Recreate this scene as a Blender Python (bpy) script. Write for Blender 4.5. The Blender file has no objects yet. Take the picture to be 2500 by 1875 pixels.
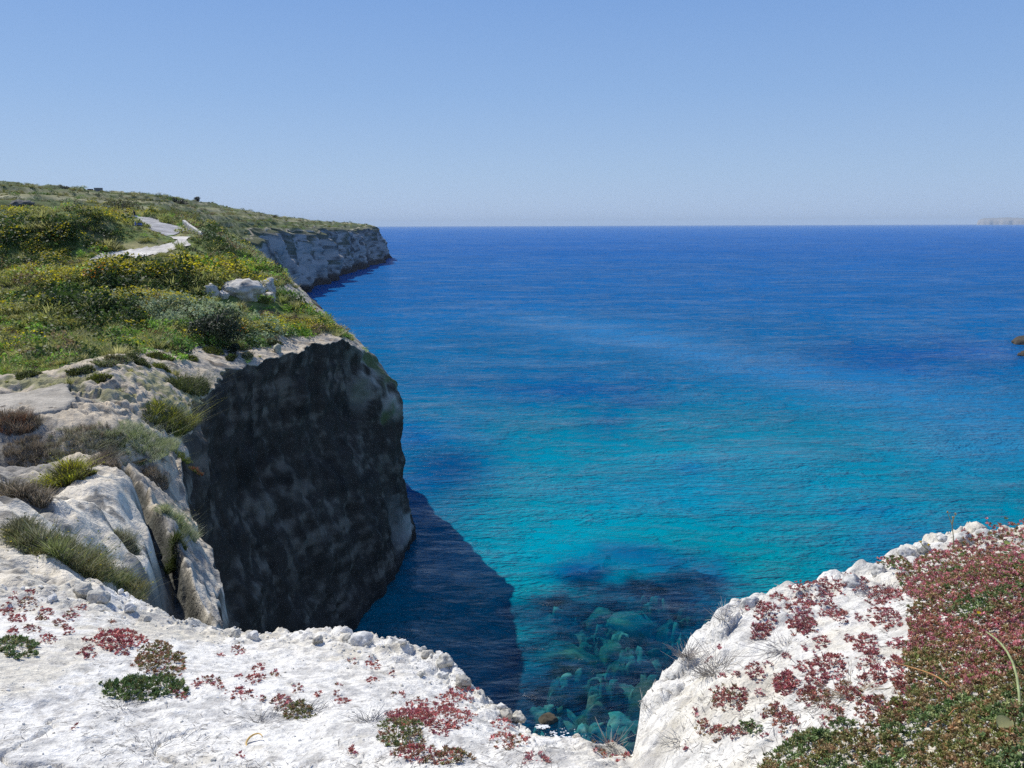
import bpy, math, random
import numpy as np
from mathutils import Matrix, Vector

# ------------------------------------------------------------------ camera, world, sun, exposure
W, H = 1024, 768
F = 804.0
CAMZ = 46.0
PITCH = math.atan(158.6 / F)
ROLL = math.radians(-0.2)
sc = bpy.context.scene
col = sc.collection
cd = bpy.data.cameras.new('camera')
cam = bpy.data.objects.new('camera', cd)
col.objects.link(cam)
cd.sensor_width = 36.0
cd.lens = F / W * 36.0
cd.clip_start = 0.05
cd.clip_end = 120000
M3 = Matrix.Rotation(math.pi / 2 - PITCH, 3, 'X') @ Matrix.Rotation(ROLL, 3, 'Z')
cam.matrix_world = Matrix.Translation((0, 0, CAMZ)) @ M3.to_4x4()
sc.camera = cam
R3 = np.array(M3)

SUN_AZ = math.radians(-46.0)      # from +Y, negative = left
SUN_EL = math.radians(46.0)
world = bpy.data.worlds.new('World')
sc.world = world
world.use_nodes = True
wn, wl = world.node_tree.nodes, world.node_tree.links
wn.clear()
wo = wn.new('ShaderNodeOutputWorld')
bg = wn.new('ShaderNodeBackground')
sky = wn.new('ShaderNodeTexSky')
sky.sky_type = 'NISHITA'
sky.sun_disc = False
sky.sun_elevation = SUN_EL
sky.sun_rotation = SUN_AZ
sky.altitude = 60
sky.air_density = 1.0
sky.dust_density = 0.45
sky.ozone_density = 3.2
tcw = wn.new('ShaderNodeTexCoord')
sep = wn.new('ShaderNodeSeparateXYZ')
wl.new(tcw.outputs['Generated'], sep.inputs[0])
cr_ = wn.new('ShaderNodeValToRGB')
SKYS = 0.075
cr_.color_ramp.elements[0].position = 0.0
cr_.color_ramp.elements[0].color = (0.42 / SKYS / 6, 0.56 / SKYS / 6, 0.81 / SKYS / 6, 1)
cr_.color_ramp.elements[1].position = 1.0
cr_.color_ramp.elements[1].color = (0.07 / SKYS / 6, 0.15 / SKYS / 6, 0.42 / SKYS / 6, 1)
for p_, c_ in ((0.06, (0.36, 0.52, 0.775)), (0.15, (0.265, 0.44, 0.755)), (0.25, (0.195, 0.365, 0.72)), (0.45, (0.14, 0.26, 0.58))):
    e_ = cr_.color_ramp.elements.new(p_); e_.color = tuple(v / SKYS / 6 for v in c_) + (1,)
wl.new(sep.outputs[2], cr_.inputs[0])
sc6 = wn.new('ShaderNodeVectorMath'); sc6.operation = 'SCALE'; sc6.inputs['Scale'].default_value = 6.0
wl.new(cr_.outputs[0], sc6.inputs[0])
mxw = wn.new('ShaderNodeMix'); mxw.data_type = 'RGBA'
mxw.inputs[0].default_value = 0.85                       # clear marine air: bluer than the sky model alone
wl.new(sky.outputs[0], mxw.inputs[6]); wl.new(sc6.outputs[0], mxw.inputs[7])
wl.new(mxw.outputs[2], bg.inputs['Color'])
bg.inputs['Strength'].default_value = SKYS
wl.new(bg.outputs[0], wo.inputs['Surface'])

sd = bpy.data.lights.new('sun', 'SUN')
sun = bpy.data.objects.new('sun', sd)
col.objects.link(sun)
sd.energy = 4.6
sd.angle = math.radians(0.53)
sd.color = (1.0, 0.96, 0.89)
sdir = Vector((math.sin(SUN_AZ) * math.cos(SUN_EL), math.cos(SUN_AZ) * math.cos(SUN_EL), math.sin(SUN_EL)))
sun.rotation_euler = sdir.to_track_quat('Z', 'Y').to_euler()

sc.view_settings.view_transform = 'Standard'
sc.view_settings.look = 'None'
sc.view_settings.exposure = 0.07
sc.view_settings.gamma = 1.0
sc.view_settings.use_curve_mapping = False
sc.cycles.max_bounces = 6
sc.cycles.diffuse_bounces = 2
sc.cycles.glossy_bounces = 2
sc.cycles.transparent_max_bounces = 12
sc.cycles.volume_bounces = 0
sc.cycles.use_denoising = False
sc.cycles.caustics_reflective = False
sc.cycles.caustics_refractive = False
sc.cycles.sample_clamp_direct = 1.6
sc.cycles.sample_clamp_indirect = 0.7

rng = np.random.default_rng(7)
random.seed(7)

# ------------------------------------------------------------------ helpers: rays, noise, meshes
def ray(px, py):
    px = np.asarray(px, float); py = np.asarray(py, float)
    d = np.stack([(px - 512) / F, (384 - py) / F, -np.ones_like(px * py + 0.0)], -1)
    return d @ R3.T
def azte(px, py):
    """azimuth and slope (dz per horizontal metre) of the ray through a pixel"""
    d = ray(px, py)
    h = np.hypot(d[..., 0], d[..., 1])
    return np.arctan2(d[..., 0], d[..., 1]), d[..., 2] / h
def proj(x, y, z):
    v = np.stack([x, y, z - CAMZ], -1) @ R3
    w = np.maximum(-v[..., 2], 1e-6)
    return 512 + F * v[..., 0] / w, 384 - F * v[..., 1] / w
def sea_pt(px, py):
    a, t = azte(px, py)
    r = -CAMZ / t
    return float(r * np.sin(a)), float(r * np.cos(a))

def _h(ix, iy, iz, seed):
    h = (ix.astype(np.uint32) * np.uint32(374761393) + iy.astype(np.uint32) * np.uint32(668265263)
         + iz.astype(np.uint32) * np.uint32(2147483647) + np.uint32(seed * 1013904223 & 0xffffffff))
    h = (h ^ (h >> np.uint32(13))) * np.uint32(1274126177)
    h = (h ^ (h >> np.uint32(16))) * np.uint32(2246822519)
    h ^= h >> np.uint32(13)
    return h.astype(np.float32) * np.float32(1.0 / 4294967295.0)
def vnoise(x, y, z=None, seed=0):
    x = np.asarray(x, np.float32); y = np.asarray(y, np.float32)
    fx, fy = np.floor(x), np.floor(y)
    ix, iy = fx.astype(np.int64), fy.astype(np.int64)
    u, v = x - fx, y - fy
    u = u * u * u * (u * (u * 6 - 15) + 10); v = v * v * v * (v * (v * 6 - 15) + 10)
    def plane(iz):
        a = _h(ix, iy, iz, seed); b = _h(ix + 1, iy, iz, seed)
        c = _h(ix, iy + 1, iz, seed); d = _h(ix + 1, iy + 1, iz, seed)
        return (a + (b - a) * u) * (1 - v) + (c + (d - c) * u) * v
    if z is None:
        return plane(np.zeros_like(ix)) * 2 - 1
    z = np.asarray(z, np.float32); fz = np.floor(z); iz = fz.astype(np.int64); w = z - fz
    w = w * w * w * (w * (w * 6 - 15) + 10)
    return (plane(iz) * (1 - w) + plane(iz + 1) * w) * 2 - 1
def fbm(x, y, z=None, o=4, seed=0, gain=0.5):
    s = 0.0; a = 1.0; n = 0.0
    c, t = 0.8, 0.6
    for k in range(o):
        s = s + a * vnoise(x, y, z, seed + k * 17); n += a
        x, y = (c * x - t * y) * 2.03 + 3.1, (t * x + c * y) * 2.03 + 7.7
        if z is not None: z = z * 2.03 + 1.3
        a *= gain
    return s / n
def worley(x, y, seed=0):
    x = np.asarray(x, np.float32); y = np.asarray(y, np.float32)
    ix, iy = np.floor(x).astype(np.int64), np.floor(y).astype(np.int64)
    f1 = np.full(x.shape, 9.0, np.float32); f2 = f1.copy(); idv = np.zeros(x.shape, np.float32)
    z0 = np.zeros_like(ix)
    for i in (-1, 0, 1):
        for j in (-1, 0, 1):
            cx, cy = ix + i, iy + j
            d = np.hypot(cx + _h(cx, cy, z0, seed) - x, cy + _h(cx, cy, z0 + 1, seed) - y)
            m = d < f1
            f2 = np.where(m, f1, np.minimum(f2, d)); f1 = np.where(m, d, f1)
            idv = np.where(m, _h(cx, cy, z0 + 2, seed), idv)
    return f1, f2, idv
def sstep(a, b, x):
    t = np.clip((x - a) / (b - a), 0, 1)
    return t * t * (3 - 2 * t)
def srgb(r, g, b):
    c = np.array([r, g, b], float) / 255
    return np.where(c <= 0.04045, c / 12.92, ((c + 0.055) / 1.055) ** 2.4)

class RBF:
    def __init__(s, X, v, lam=1e-4):
        s.X = np.asarray(X, float); n = len(s.X)
        K = s.k(s.X, s.X) + lam * np.eye(n)
        P = np.c_[np.ones(n), s.X]
        A = np.block([[K, P], [P.T, np.zeros((3, 3))]])
        s.w = np.linalg.solve(A, np.r_[np.asarray(v, float), 0, 0, 0])
    def k(s, a, b):
        d2 = (a[:, None, 0] - b[None, :, 0]) ** 2 + (a[:, None, 1] - b[None, :, 1]) ** 2
        return 0.5 * d2 * np.log(d2 + 1e-12)
    def __call__(s, a, b):
        sh = np.shape(a); q = np.stack([np.ravel(a), np.ravel(b)], -1)
        out = np.empty(len(q)); n = len(s.X)
        for i in range(0, len(q), 60000):
            c = q[i:i + 60000]
            out[i:i + 60000] = s.k(c, s.X) @ s.w[:n] + s.w[n] + c @ s.w[n + 1:]
        return out.reshape(sh)

def mesh_np(name, V, quads=None, tris=None, attrs=None, smooth=True):
    me = bpy.data.meshes.new(name)
    V = np.asarray(V, np.float32)
    me.vertices.add(len(V)); me.vertices.foreach_set('co', V.ravel())
    loops, starts, n = [], [], 0
    if quads is not None and len(quads):
        q = np.asarray(quads, np.int32); loops.append(q.ravel()); starts.append(np.arange(len(q), dtype=np.int32) * 4); n = len(q) * 4
    if tris is not None and len(tris):
        t = np.asarray(tris, np.int32); loops.append(t.ravel()); starts.append(np.arange(len(t), dtype=np.int32) * 3 + n)
    if loops:
        L = np.concatenate(loops); S = np.concatenate(starts)
        me.loops.add(len(L)); me.loops.foreach_set('vertex_index', L)
        me.polygons.add(len(S)); me.polygons.foreach_set('loop_start', S)
        me.polygons.foreach_set('use_smooth', np.full(len(S), smooth, bool))
    for k, a in (attrs or {}).items():
        a = np.asarray(a)
        if a.ndim == 2 and a.shape[1] == 3 and k.startswith('col'):
            a = np.c_[a, np.ones(len(a))]
        if a.ndim == 1 and a.dtype.kind == 'i':
            t, f = 'INT', 'value'
        elif a.ndim == 1:
            t, f = 'FLOAT', 'value'
        elif a.shape[1] == 4:
            t, f = 'FLOAT_COLOR', 'color'
        else:
            t, f = 'FLOAT_VECTOR', 'vector'
        at = me.attributes.new(k, t, 'POINT')
        at.data.foreach_set(f, np.ascontiguousarray(a, np.int32 if t == 'INT' else np.float32).ravel())
    me.update(calc_edges=True)
    return me
def grid_quads(nr, nc):
    i = np.arange(nr * nc).reshape(nr, nc)
    return np.stack([i[:-1, :-1], i[:-1, 1:], i[1:, 1:], i[1:, :-1]], -1).reshape(-1, 4)
def obj(name, me, mat=None, parent=None, loc=(0, 0, 0), rot=(0, 0, 0), scale=(1, 1, 1)):
    o = bpy.data.objects.new(name, me)
    col.objects.link(o)
    if mat is not None and me is not None:
        if len(me.materials) == 0: me.materials.append(mat)
    o.location = loc; o.rotation_euler = rot; o.scale = scale
    if parent is not None: o.parent = parent
    return o
def tag(o, label, cat, group=None):
    o['label'] = label; o['category'] = cat
    if group: o['group'] = group
    return o
def kind(o, k):
    o['kind'] = k; return o

class MB:
    """collects vertices, quads and tris, with a colour per vertex"""
    def __init__(s): s.v, s.q, s.t, s.c = [], [], [], []; s.n = 0
    def add(s, V, quads=(), tris=(), c=(1, 1, 1)):
        V = np.asarray(V, float).reshape(-1, 3)
        s.v.append(V)
        c = np.asarray(c, float)
        s.c.append(np.broadcast_to(c, V.shape) if c.ndim == 1 else c)
        if len(quads): s.q.append(np.asarray(quads) + s.n)
        if len(tris): s.t.append(np.asarray(tris) + s.n)
        s.n += len(V)
    def tube(s, pts, rads, n=6, c=(1, 1, 1), cap=True):
        pts = np.asarray(pts, float); rads = np.broadcast_to(rads, (len(pts),))
        rings = []
        for i, p in enumerate(pts):
            d = pts[min(i + 1, len(pts) - 1)] - pts[max(i - 1, 0)]
            d = d / (np.linalg.norm(d) + 1e-9)
            a = np.cross(d, [0.31, 0.12, 0.94] if abs(d[2]) < 0.9 else [1, 0, 0]); a /= np.linalg.norm(a)
            b = np.cross(d, a)
            th = np.linspace(0, 2 * np.pi, n, endpoint=False)
            rings.append(p + rads[i] * (np.cos(th)[:, None] * a + np.sin(th)[:, None] * b))
        V = np.concatenate(rings); q = []
        for i in range(len(pts) - 1):
            for j in range(n):
                q.append((i * n + j, i * n + (j + 1) % n, (i + 1) * n + (j + 1) % n, (i + 1) * n + j))
        t = []
        if cap:
            for j in range(1, n - 1):
                t.append((0, j + 1, j)); k = (len(pts) - 1) * n; t.append((k, k + j, k + j + 1))
        s.add(V, q, t, c)
    def box(s, c0, size, c=(1, 1, 1), rz=0.0, taper=1.0):
        x, y, z = np.array(size) / 2
        V = np.array([(-x, -y, -z), (x, -y, -z), (x, y, -z), (-x, y, -z),
                      (-x * taper, -y * taper, z), (x * taper, -y * taper, z), (x * taper, y * taper, z), (-x * taper, y * taper, z)])
        cr, sr = math.cos(rz), math.sin(rz)
        V = V @ np.array([[cr, sr, 0], [-sr, cr, 0], [0, 0, 1]]) + np.array(c0)
        s.add(V, [(0, 3, 2, 1), (4, 5, 6, 7), (0, 1, 5, 4), (1, 2, 6, 5), (2, 3, 7, 6), (3, 0, 4, 7)], c=c)
    def mesh(s, name, smooth=False):
        return mesh_np(name, np.concatenate(s.v), np.concatenate(s.q) if s.q else None, np.concatenate(s.t) if s.t else None,
                       {'col': np.concatenate(s.c)}, smooth)

# ------------------------------------------------------------------ materials
def new_mat(name):
    m = bpy.data.materials.new(name); m.use_nodes = True
    nt = m.node_tree; nt.nodes.clear()
    out = nt.nodes.new('ShaderNodeOutputMaterial')
    return m, nt, out
def nd(nt, t, **kw):
    n = nt.nodes.new(t)
    for k, v in kw.items(): setattr(n, k, v)
    return n
def mathn(nt, op, a, b=None, clamp=False):
    n = nd(nt, 'ShaderNodeMath', operation=op, use_clamp=clamp)
    for i, x in enumerate((a, b)):
        if x is None: continue
        if isinstance(x, (int, float)): n.inputs[i].default_value = x
        else: nt.links.new(x, n.inputs[i])
    return n.outputs[0]
def mixc(nt, fac, a, b, mode='MIX'):
    n = nd(nt, 'ShaderNodeMix', data_type='RGBA', blend_type=mode)
    for i, x in ((0, fac), (6, a), (7, b)):
        if isinstance(x, (int, float)): n.inputs[i].default_value = x
        elif isinstance(x, tuple): n.inputs[i].default_value = x + (1,) if len(x) == 3 else x
        else: nt.links.new(x, n.inputs[i])
    return n.outputs[2]
def noise(nt, vec, scale, detail=4, rough=0.55, dist=0.0):
    n = nd(nt, 'ShaderNodeTexNoise')
    n.inputs['Scale'].default_value = scale; n.inputs['Detail'].default_value = detail
    n.inputs['Roughness'].default_value = rough; n.inputs['Distortion'].default_value = dist
    nt.links.new(vec, n.inputs['Vector'])
    return n.outputs[0]
def ramp(nt, fac, a, b, lo=0.0, hi=1.0):
    n = nd(nt, 'ShaderNodeMapRange', clamp=True)
    n.inputs[1].default_value = a; n.inputs[2].default_value = b; n.inputs[3].default_value = lo; n.inputs[4].default_value = hi
    nt.links.new(fac, n.inputs[0])
    return n.outputs[0]
def bump(nt, hgt, strength, dist, normal=None):
    n = nd(nt, 'ShaderNodeBump')
    n.inputs['Strength'].default_value = strength; n.inputs['Distance'].default_value = dist
    nt.links.new(hgt, n.inputs['Height'])
    if normal is not None: nt.links.new(normal, n.inputs['Normal'])
    return n.outputs[0]
def attr(nt, name, t='GEOMETRY'):
    return nd(nt, 'ShaderNodeAttribute', attribute_name=name, attribute_type=t)
def principled(nt, out, base, rough=0.9, normal=None, spec=0.3):
    p = nd(nt, 'ShaderNodeBsdfPrincipled')
    if isinstance(base, tuple): p.inputs['Base Color'].default_value = base + (1,)
    else: nt.links.new(base, p.inputs['Base Color'])
    p.inputs['Roughness'].default_value = rough
    p.inputs['Specular IOR Level'].default_value = spec
    if normal is not None: nt.links.new(normal, p.inputs['Normal'])
    nt.links.new(p.outputs[0], out.inputs['Surface'])
    return p

def mat_rock(name, s_fine, s_mid, bdist, spots=0.5, coltint=None):
    """limestone whose base colour comes from the mesh's 'col' attribute, with grain, lichen spots and relief"""
    m, nt, out = new_mat(name)
    pos = nd(nt, 'ShaderNodeNewGeometry').outputs['Position']
    c = attr(nt, 'col').outputs['Color']
    a = noise(nt, pos, s_mid, 6, 0.6)
    b = noise(nt, pos, s_fine, 5, 0.65)
    v = mathn(nt, 'MULTIPLY', ramp(nt, a, 0.3, 0.7, 0.78, 1.15), ramp(nt, b, 0.3, 0.7, 0.82, 1.15))
    c = mixc(nt, 1.0, c, nd_rgb(nt, v), 'MULTIPLY')
    sp = noise(nt, pos, s_fine * 1.7, 3, 0.5)
    spm = mathn(nt, 'MULTIPLY', ramp(nt, sp, 0.60, 0.70), spots)
    c = mixc(nt, spm, c, mixc(nt, 1.0, c, (0.42, 0.42, 0.40), 'MULTIPLY'))
    n1 = bump(nt, a, 0.7, bdist * 4)
    n2 = bump(nt, b, 0.8, bdist, n1)
    principled(nt, out, c, 0.95, n2, 0.15)
    return m
def nd_rgb(nt, v):
    n = nd(nt, 'ShaderNodeCombineColor')
    for i in range(3): nt.links.new(v, n.inputs[i])
    return n.outputs[0]
def mat_leaf(name, inst=False, trans=0.25, rough=0.6):
    m, nt, out = new_mat(name)
    g = nd(nt, 'ShaderNodeNewGeometry')
    c = attr(nt, 'col', 'INSTANCER' if inst else 'GEOMETRY').outputs['Color']
    v = ramp(nt, g.outputs['Random Per Island'], 0, 1, 0.6, 1.4)
    c = mixc(nt, 1.0, c, nd_rgb(nt, v), 'MULTIPLY')
    d = nd(nt, 'ShaderNodeBsdfPrincipled'); nt.links.new(c, d.inputs['Base Color'])
    d.inputs['Roughness'].default_value = rough; d.inputs['Specular IOR Level'].default_value = 0.25
    t = nd(nt, 'ShaderNodeBsdfTranslucent'); nt.links.new(c, t.inputs['Color'])
    mx = nd(nt, 'ShaderNodeMixShader'); mx.inputs[0].default_value = trans
    nt.links.new(d.outputs[0], mx.inputs[1]); nt.links.new(t.outputs[0], mx.inputs[2])
    nt.links.new(mx.outputs[0], out.inputs['Surface'])
    return m
def mat_plain(name, base, rough=0.7, nscale=8.0, amt=0.2, spec=0.3, attr_col=False):
    m, nt, out = new_mat(name)
    pos = nd(nt, 'ShaderNodeTexCoord').outputs['Object']
    v = ramp(nt, noise(nt, pos, nscale, 5), 0.3, 0.7, 1 - amt, 1 + amt)
    c = attr(nt, 'col').outputs['Color'] if attr_col else base
    principled(nt, out, mixc(nt, 1.0, c, nd_rgb(nt, v), 'MULTIPLY'), rough, None, spec)
    return m

M_LAND = mat_rock('headland_rock', 9.0, 1.3, 0.06, 0.7)
M_CHALK = mat_rock('white_chalk', 60.0, 11.0, 0.010, 0.7)
M_STONE = mat_rock('pale_stone', 40.0, 8.0, 0.006, 0.4)
M_LEAF = mat_leaf('leaves', False, 0.4)
M_LEAFI = mat_leaf('leaves_of_scrub', True, 0.42)
M_SUCC = mat_leaf('succulent_leaves', False, 0.42, 0.5)
M_SUCCI = mat_leaf('succulent_leaves_of_cover', True, 0.42, 0.5)
M_TWIG = mat_plain('twig', (0.3, 0.27, 0.23), 0.85, 30, 0.3, 0.2, True)
M_PAINT = mat_plain('painted', (1, 1, 1), 0.4, 20, 0.08, 0.4, True)

# ------------------------------------------------------------------ the headland: one polar sheet, top and sea cliff
S = 1024 / 2212.0
COAST = np.array([  # distance, pixel x, pixel y of the top edge
    (6, 190, 690), (10, 200, 650), (14, 212, 628), (18, 219, 610), (22, 213, 572), (27, 204, 541), (33, 197, 516), (40, 186, 486), (47, 179, 461),
    (54, 186, 426), (60, 191, 404), (65, 196, 392), (72, 224, 377), (80, 254, 364), (92, 306, 349), (103, 346, 342),
    (110, 360, 346), (114, 366, 351), (118, 362, 345), (124, 345, 331), (135, 327, 317), (150, 312, 301), (165, 293, 281),
    (185, 276, 268), (220, 256, 255), (300, 238, 246), (420, 227, 237.5), (520, 262, 233), (640, 292, 229.5), (800, 327, 227.5),
    (1000, 357, 226.6), (1150, 374, 226.2), (1200, 378, 227), (1260, 360, 227), (1350, 300, 226)])
LAND = [  # pixel x, pixel y, distance
    (0, 578, 10), (90, 592, 10), (150, 610, 10),
    (0, 545, 15), (80, 562, 15), (150, 575, 15), (0, 508, 20), (60, 517, 20), (150, 522, 20),
    (0, 480, 27), (60, 488, 27), (130, 492, 27), (0, 452, 36), (60, 452, 36), (120, 452, 36),
    (0, 420, 45), (60, 420, 45), (115, 424, 45), (0, 392, 55), (70, 384, 55), (130, 386, 55),
    (0, 372, 65), (70, 366, 65), (140, 366, 65), (0, 345, 80), (100, 341, 80), (190, 345, 80),
    (0, 315, 105), (100, 309, 105), (200, 306, 105), (290, 327, 105),
    (0, 290, 122), (100, 284, 122), (200, 278, 122), (290, 300, 122),
    (0, 262, 140), (100, 255, 140), (180, 248, 140), (240, 262, 140), (290, 287, 140),
    (155, 240, 152), (172, 242, 152), (0, 238, 165), (100, 229, 165), (140, 226, 165), (185, 231, 165), (230, 246, 165), (265, 266, 165),
    (0, 222, 205), (100, 215, 205), (160, 219, 205), (215, 236, 205),
    (0, 205, 270), (60, 206, 270), (100, 210, 270), (170, 213, 270), (215, 231, 270),
    (0, 193, 350), (100, 203, 350), (170, 208, 350), (220, 227, 350),
    (0, 182, 450), (60, 187.5, 450), (110, 194, 450), (180, 204, 450), (210, 224, 450),
    (0, 184, 600), (100, 191.5, 600), (180, 199.5, 600), (240, 217, 600),
    (0, 190, 800), (120, 196, 800), (190, 202, 800), (250, 212, 800), (300, 222, 800),
    (0, 205, 1000), (100, 205, 1000), (200, 208, 1000), (270, 216, 1000), (320, 222.5, 1000),
    (0, 215, 1300), (200, 215, 1300), (277, 220, 1300), (330, 224, 1300)]
ca, ct = azte(COAST[:, 1], COAST[:, 2])
la, lt = azte([p[0] for p in LAND], [p[1] for p in LAND])
lr = np.array([p[2] for p in LAND], float)
AK = 3.0
land_rbf = RBF(np.c_[np.r_[la, ca[:-2]] * AK, np.log(np.r_[lr, COAST[:-2, 0]])], np.r_[lt, ct[:-2]], 2e-4)

def edge_az(r):
    lg = np.log(r)
    base = np.interp(lg, np.log(COAST[:, 0]), ca)
    j = np.where(r < 50, fbm(lg * 11, lg * 0 + 3.3, None, 3, 5), fbm(lg * 26, lg * 0 + 3.3, None, 4, 5))          # ragged edge
    amp = np.interp(r, [8, 20, 50, 60, 115, 170, 400, 1200], [0.2, 0.28, 0.5, 0.8, .7, 1.0, 7, 12])
    return base + j * amp / r * 1.6
def xy(az, r): return r * np.sin(az), r * np.cos(az)

TRENCH = [(117, 452, 36, .10, .4), (133, 491, 28.5, .22, 1.3), (152, 519, 22.5, .26, 1.8), (171, 551, 18.6, .26, 2.0), (182, 583, 15.6, .30, 2.3), (188, 625, 12.5, .6, 3.4), (190, 660, 10, .7, 3.4)]
_tp = []
for px_, py_, r_, w_, d_ in TRENCH:
    a_, _ = azte(px_, py_); _tp.append((r_ * math.sin(a_), r_ * math.cos(a_), w_, d_))
def trench(x, y):
    out = np.zeros_like(x)
    wob = fbm(x * .8, y * .45, None, 2, 91) * 0.22
    for (x0, y0, w0, d0), (x1, y1, w1, d1) in zip(_tp[:-1], _tp[1:]):
        dx, dy = x1 - x0, y1 - y0
        t = np.clip(((x - x0) * dx + (y - y0) * dy) / (dx * dx + dy * dy), 0, 1)
        d = np.hypot(x - x0 - t * dx, y - y0 - t * dy) + wob
        w = w0 + (w1 - w0) * t; dp = d0 + (d1 - d0) * t
        out = np.maximum(out, dp * (1 - sstep(w * 0.35, w * 1.1 + .18, d)))
    return out
BUMPS = [  # px, distance, azimuth radius m, range radius m, height m : scrubby mounds
    (30, 152, 18, 7, 2.4), (78, 151, 7.5, 6, 3.0), (20, 118, 14, 8, 1.2), (100, 112, 18, 6, 1.0),
    (45, 41, 8, 3.6, -2.4), (10, 38, 6, 4, -1.2), (170, 120, 14, 6, 1.0), (14, 200, 14, 14, 1.5), (225, 260, 12, 30, 1.5), (60, 95, 16, 6, .8), (150, 96, 12, 5, .6)]
def land_z(az, r, detail=True):
    x, y = xy(az, r)
    z = CAMZ + r * land_rbf(az * AK, np.log(r))
    for px_, rr, wa, wr, hh in BUMPS:
        a0, _ = azte(px_, 250)
        z = z + hh * np.exp(-(((az - a0) * r / wa) ** 2 + ((r - rr) / wr) ** 2))
    de = (edge_az(r) - az) * r
    if detail:
        a_big = np.interp(r, [10, 60, 120, 140, 175, 230, 400, 1200], [.25, .9, .8, .25, .25, 1.2, 3.0, 4.0])
        sc_ = np.interp(r, [10, 60, 170, 400, 1200], [3, 5, 9, 30, 60])
        z = z + fbm(x / 9, y / 9, None, 4, 11) * a_big * np.where(r < 220, 1, 0.35) + np.where(r > 180, fbm(x / 34, y / 34, None, 4, 12) * a_big, 0)
        # rock ledges near the camera
        nr = 1 - sstep(58, 75, r)
        r3 = fbm(x * 4.2, y * 4.2, None, 3, 29) * .05 + np.abs(fbm(x * 1.1 + 7, y * 1.1, None, 4, 30)) * -.22
        rk = r3 + (1 - np.abs(fbm(x / 2.2, y / 2.2, None, 4, 21)) * 2.0) * 0.28 + fbm(x * 1.9, y * 1.9, None, 4, 23) * 0.13
        stp = 0.42
        zz = z + fbm(x / 3.5, y / 3.5, None, 3, 22) * 0.5
        q = np.floor(zz / stp); fr = zz / stp - q
        ter = (q + sstep(0.62, 1.0, fr)) * stp - zz
        z = z + nr * (rk + 0.55 * ter)
        band = (1 - sstep(2, 9, np.abs(de))) * sstep(55, 70, r)
        z = z + band * fbm(x * 0.8, y * 0.8, None, 4, 31) * 0.35
        # terraced fields far away
        far = sstep(230, 300, r) * (1 - sstep(1000, 1200, r))
        st = 4.5
        zz = z + fbm(x / 90, y / 90, None, 2, 41) * 3
        q = np.floor(zz / st); fr = zz / st - q
        z = z + far * 0.6 * ((q + sstep(0.7, 1.0, fr)) * st - zz)
        hcw = np.exp(-((r - 52) / 5.5) ** 2) * sstep(.9, 3, de) * sstep(22, 12, de)
        h1_, h2_, _ = worley(x * .75 + fbm(x, y, None, 3, 24) * .5, y * 1.5, 25)
        z = z - hcw * .42 * (1 - sstep(.1, .55, h1_))
        tr_ = trench(x, y)
        left = sstep(1.0, 2.4, de) * np.exp(-((de - 2.2) / 2.2) ** 2) * sstep(40, 30, r) * sstep(11, 14, r)
        z = z - .75 * tr_ * (r < 45) + left * .75
        pit = sstep(-.2, .25, -(np.abs(az - np.float64(azte(188, 610)[0])) * r) + .72 + fbm(y * 2, x * 2, None, 3, 27) * .25) * sstep(14.7, 14.35, r + fbm(x * 2, y * 2, None, 3, 28) * .3) * sstep(8, 9, r)
        z = z - pit * 2.6
        # block left of the fissure stands higher than the pillar beside it
        z = z - nr * 0.25 * (1 - sstep(0.2, 1.3, de))
    return z

rr_rows = np.concatenate([np.geomspace(6.5, 48, 250, endpoint=False), np.geomspace(48, 120, 310, endpoint=False),
                          np.geomspace(120, 200, 100, endpoint=False), np.geomspace(200, 1340, 280)])
NI, NWALL = 300, 150
u = np.linspace(0, 1, NI)
AZL = math.radians(-52)
eaz = edge_az(rr_rows)
AZ = eaz[:, None] - (eaz[:, None] - AZL) * (1 - u[None, :]) ** 1.2
RR = np.broadcast_to(rr_rows[:, None], AZ.shape)
Zt = land_z(AZ, RR)
Xt, Yt = xy(AZ, RR)
# wall
t = np.linspace(0, 1, NWALL + 1)[1:] ** 1.15
ze = Zt[:, -1]
lgr = rr_rows
amp = np.interp(lgr, [6, 47, 56, 75, 105, 116, 130, 160, 400, 640, 1200], [0, 0, .4, 4.5, 5.8, 6.9, 6, 4, 10, 13, 18])
prof_t = [0, .06, .15, .25, .35, .6, .8, .9, 1]
prof_near = np.interp(t, prof_t, [0, .25, .55, .66, .7, .76, .93, .98, .93])
prof_mid = np.interp(t, prof_t, [0, -.05, .05, .2, .38, .66, .86, .97, 1.0])
prof_far = np.interp(t, prof_t, [0, .16, .36, .50, .60, .78, .90, .95, 1.0])
wn_ = sstep(105, 113, lgr)[:, None]; wf_ = sstep(180, 300, lgr)[:, None]
prof = prof_mid * (1 - wn_) + prof_near * wn_
prof = prof * (1 - wf_) + prof_far * wf_
off = amp[:, None] * prof
zw = ze[:, None] * (1 - t) - 3.0 * t
ox, oy = np.cos(eaz)[:, None], -np.sin(eaz)[:, None]
Xe, Ye = Xt[:, -1][:, None], Yt[:, -1][:, None]
ns = np.interp(lgr, [6, 60, 120, 300, 1300], [1.2, 2.6, 3.2, 9, 15])[:, None]
na = np.interp(lgr, [6, 40, 55, 110, 160, 400, 1200], [.25, .3, 1.0, 1.0, 1.4, 6, 8])[:, None]
na_bias = np.interp(lgr, [100, 106, 118, 130], [0, .9, .9, 0])[:, None]
fade = sstep(0, 0.05, t)[None, :]
yy = Ye + 0 * zw; xx = Xe + off * ox
d1 = fbm(xx / ns, yy / ns, zw / ns * 0.55, 5, 61)
d2 = 1 - 2 * np.abs(fbm(yy / ns * 1.1 + 9, zw / ns * 0.28, xx / ns * .3, 4, 62))       # vertical flutes
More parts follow.
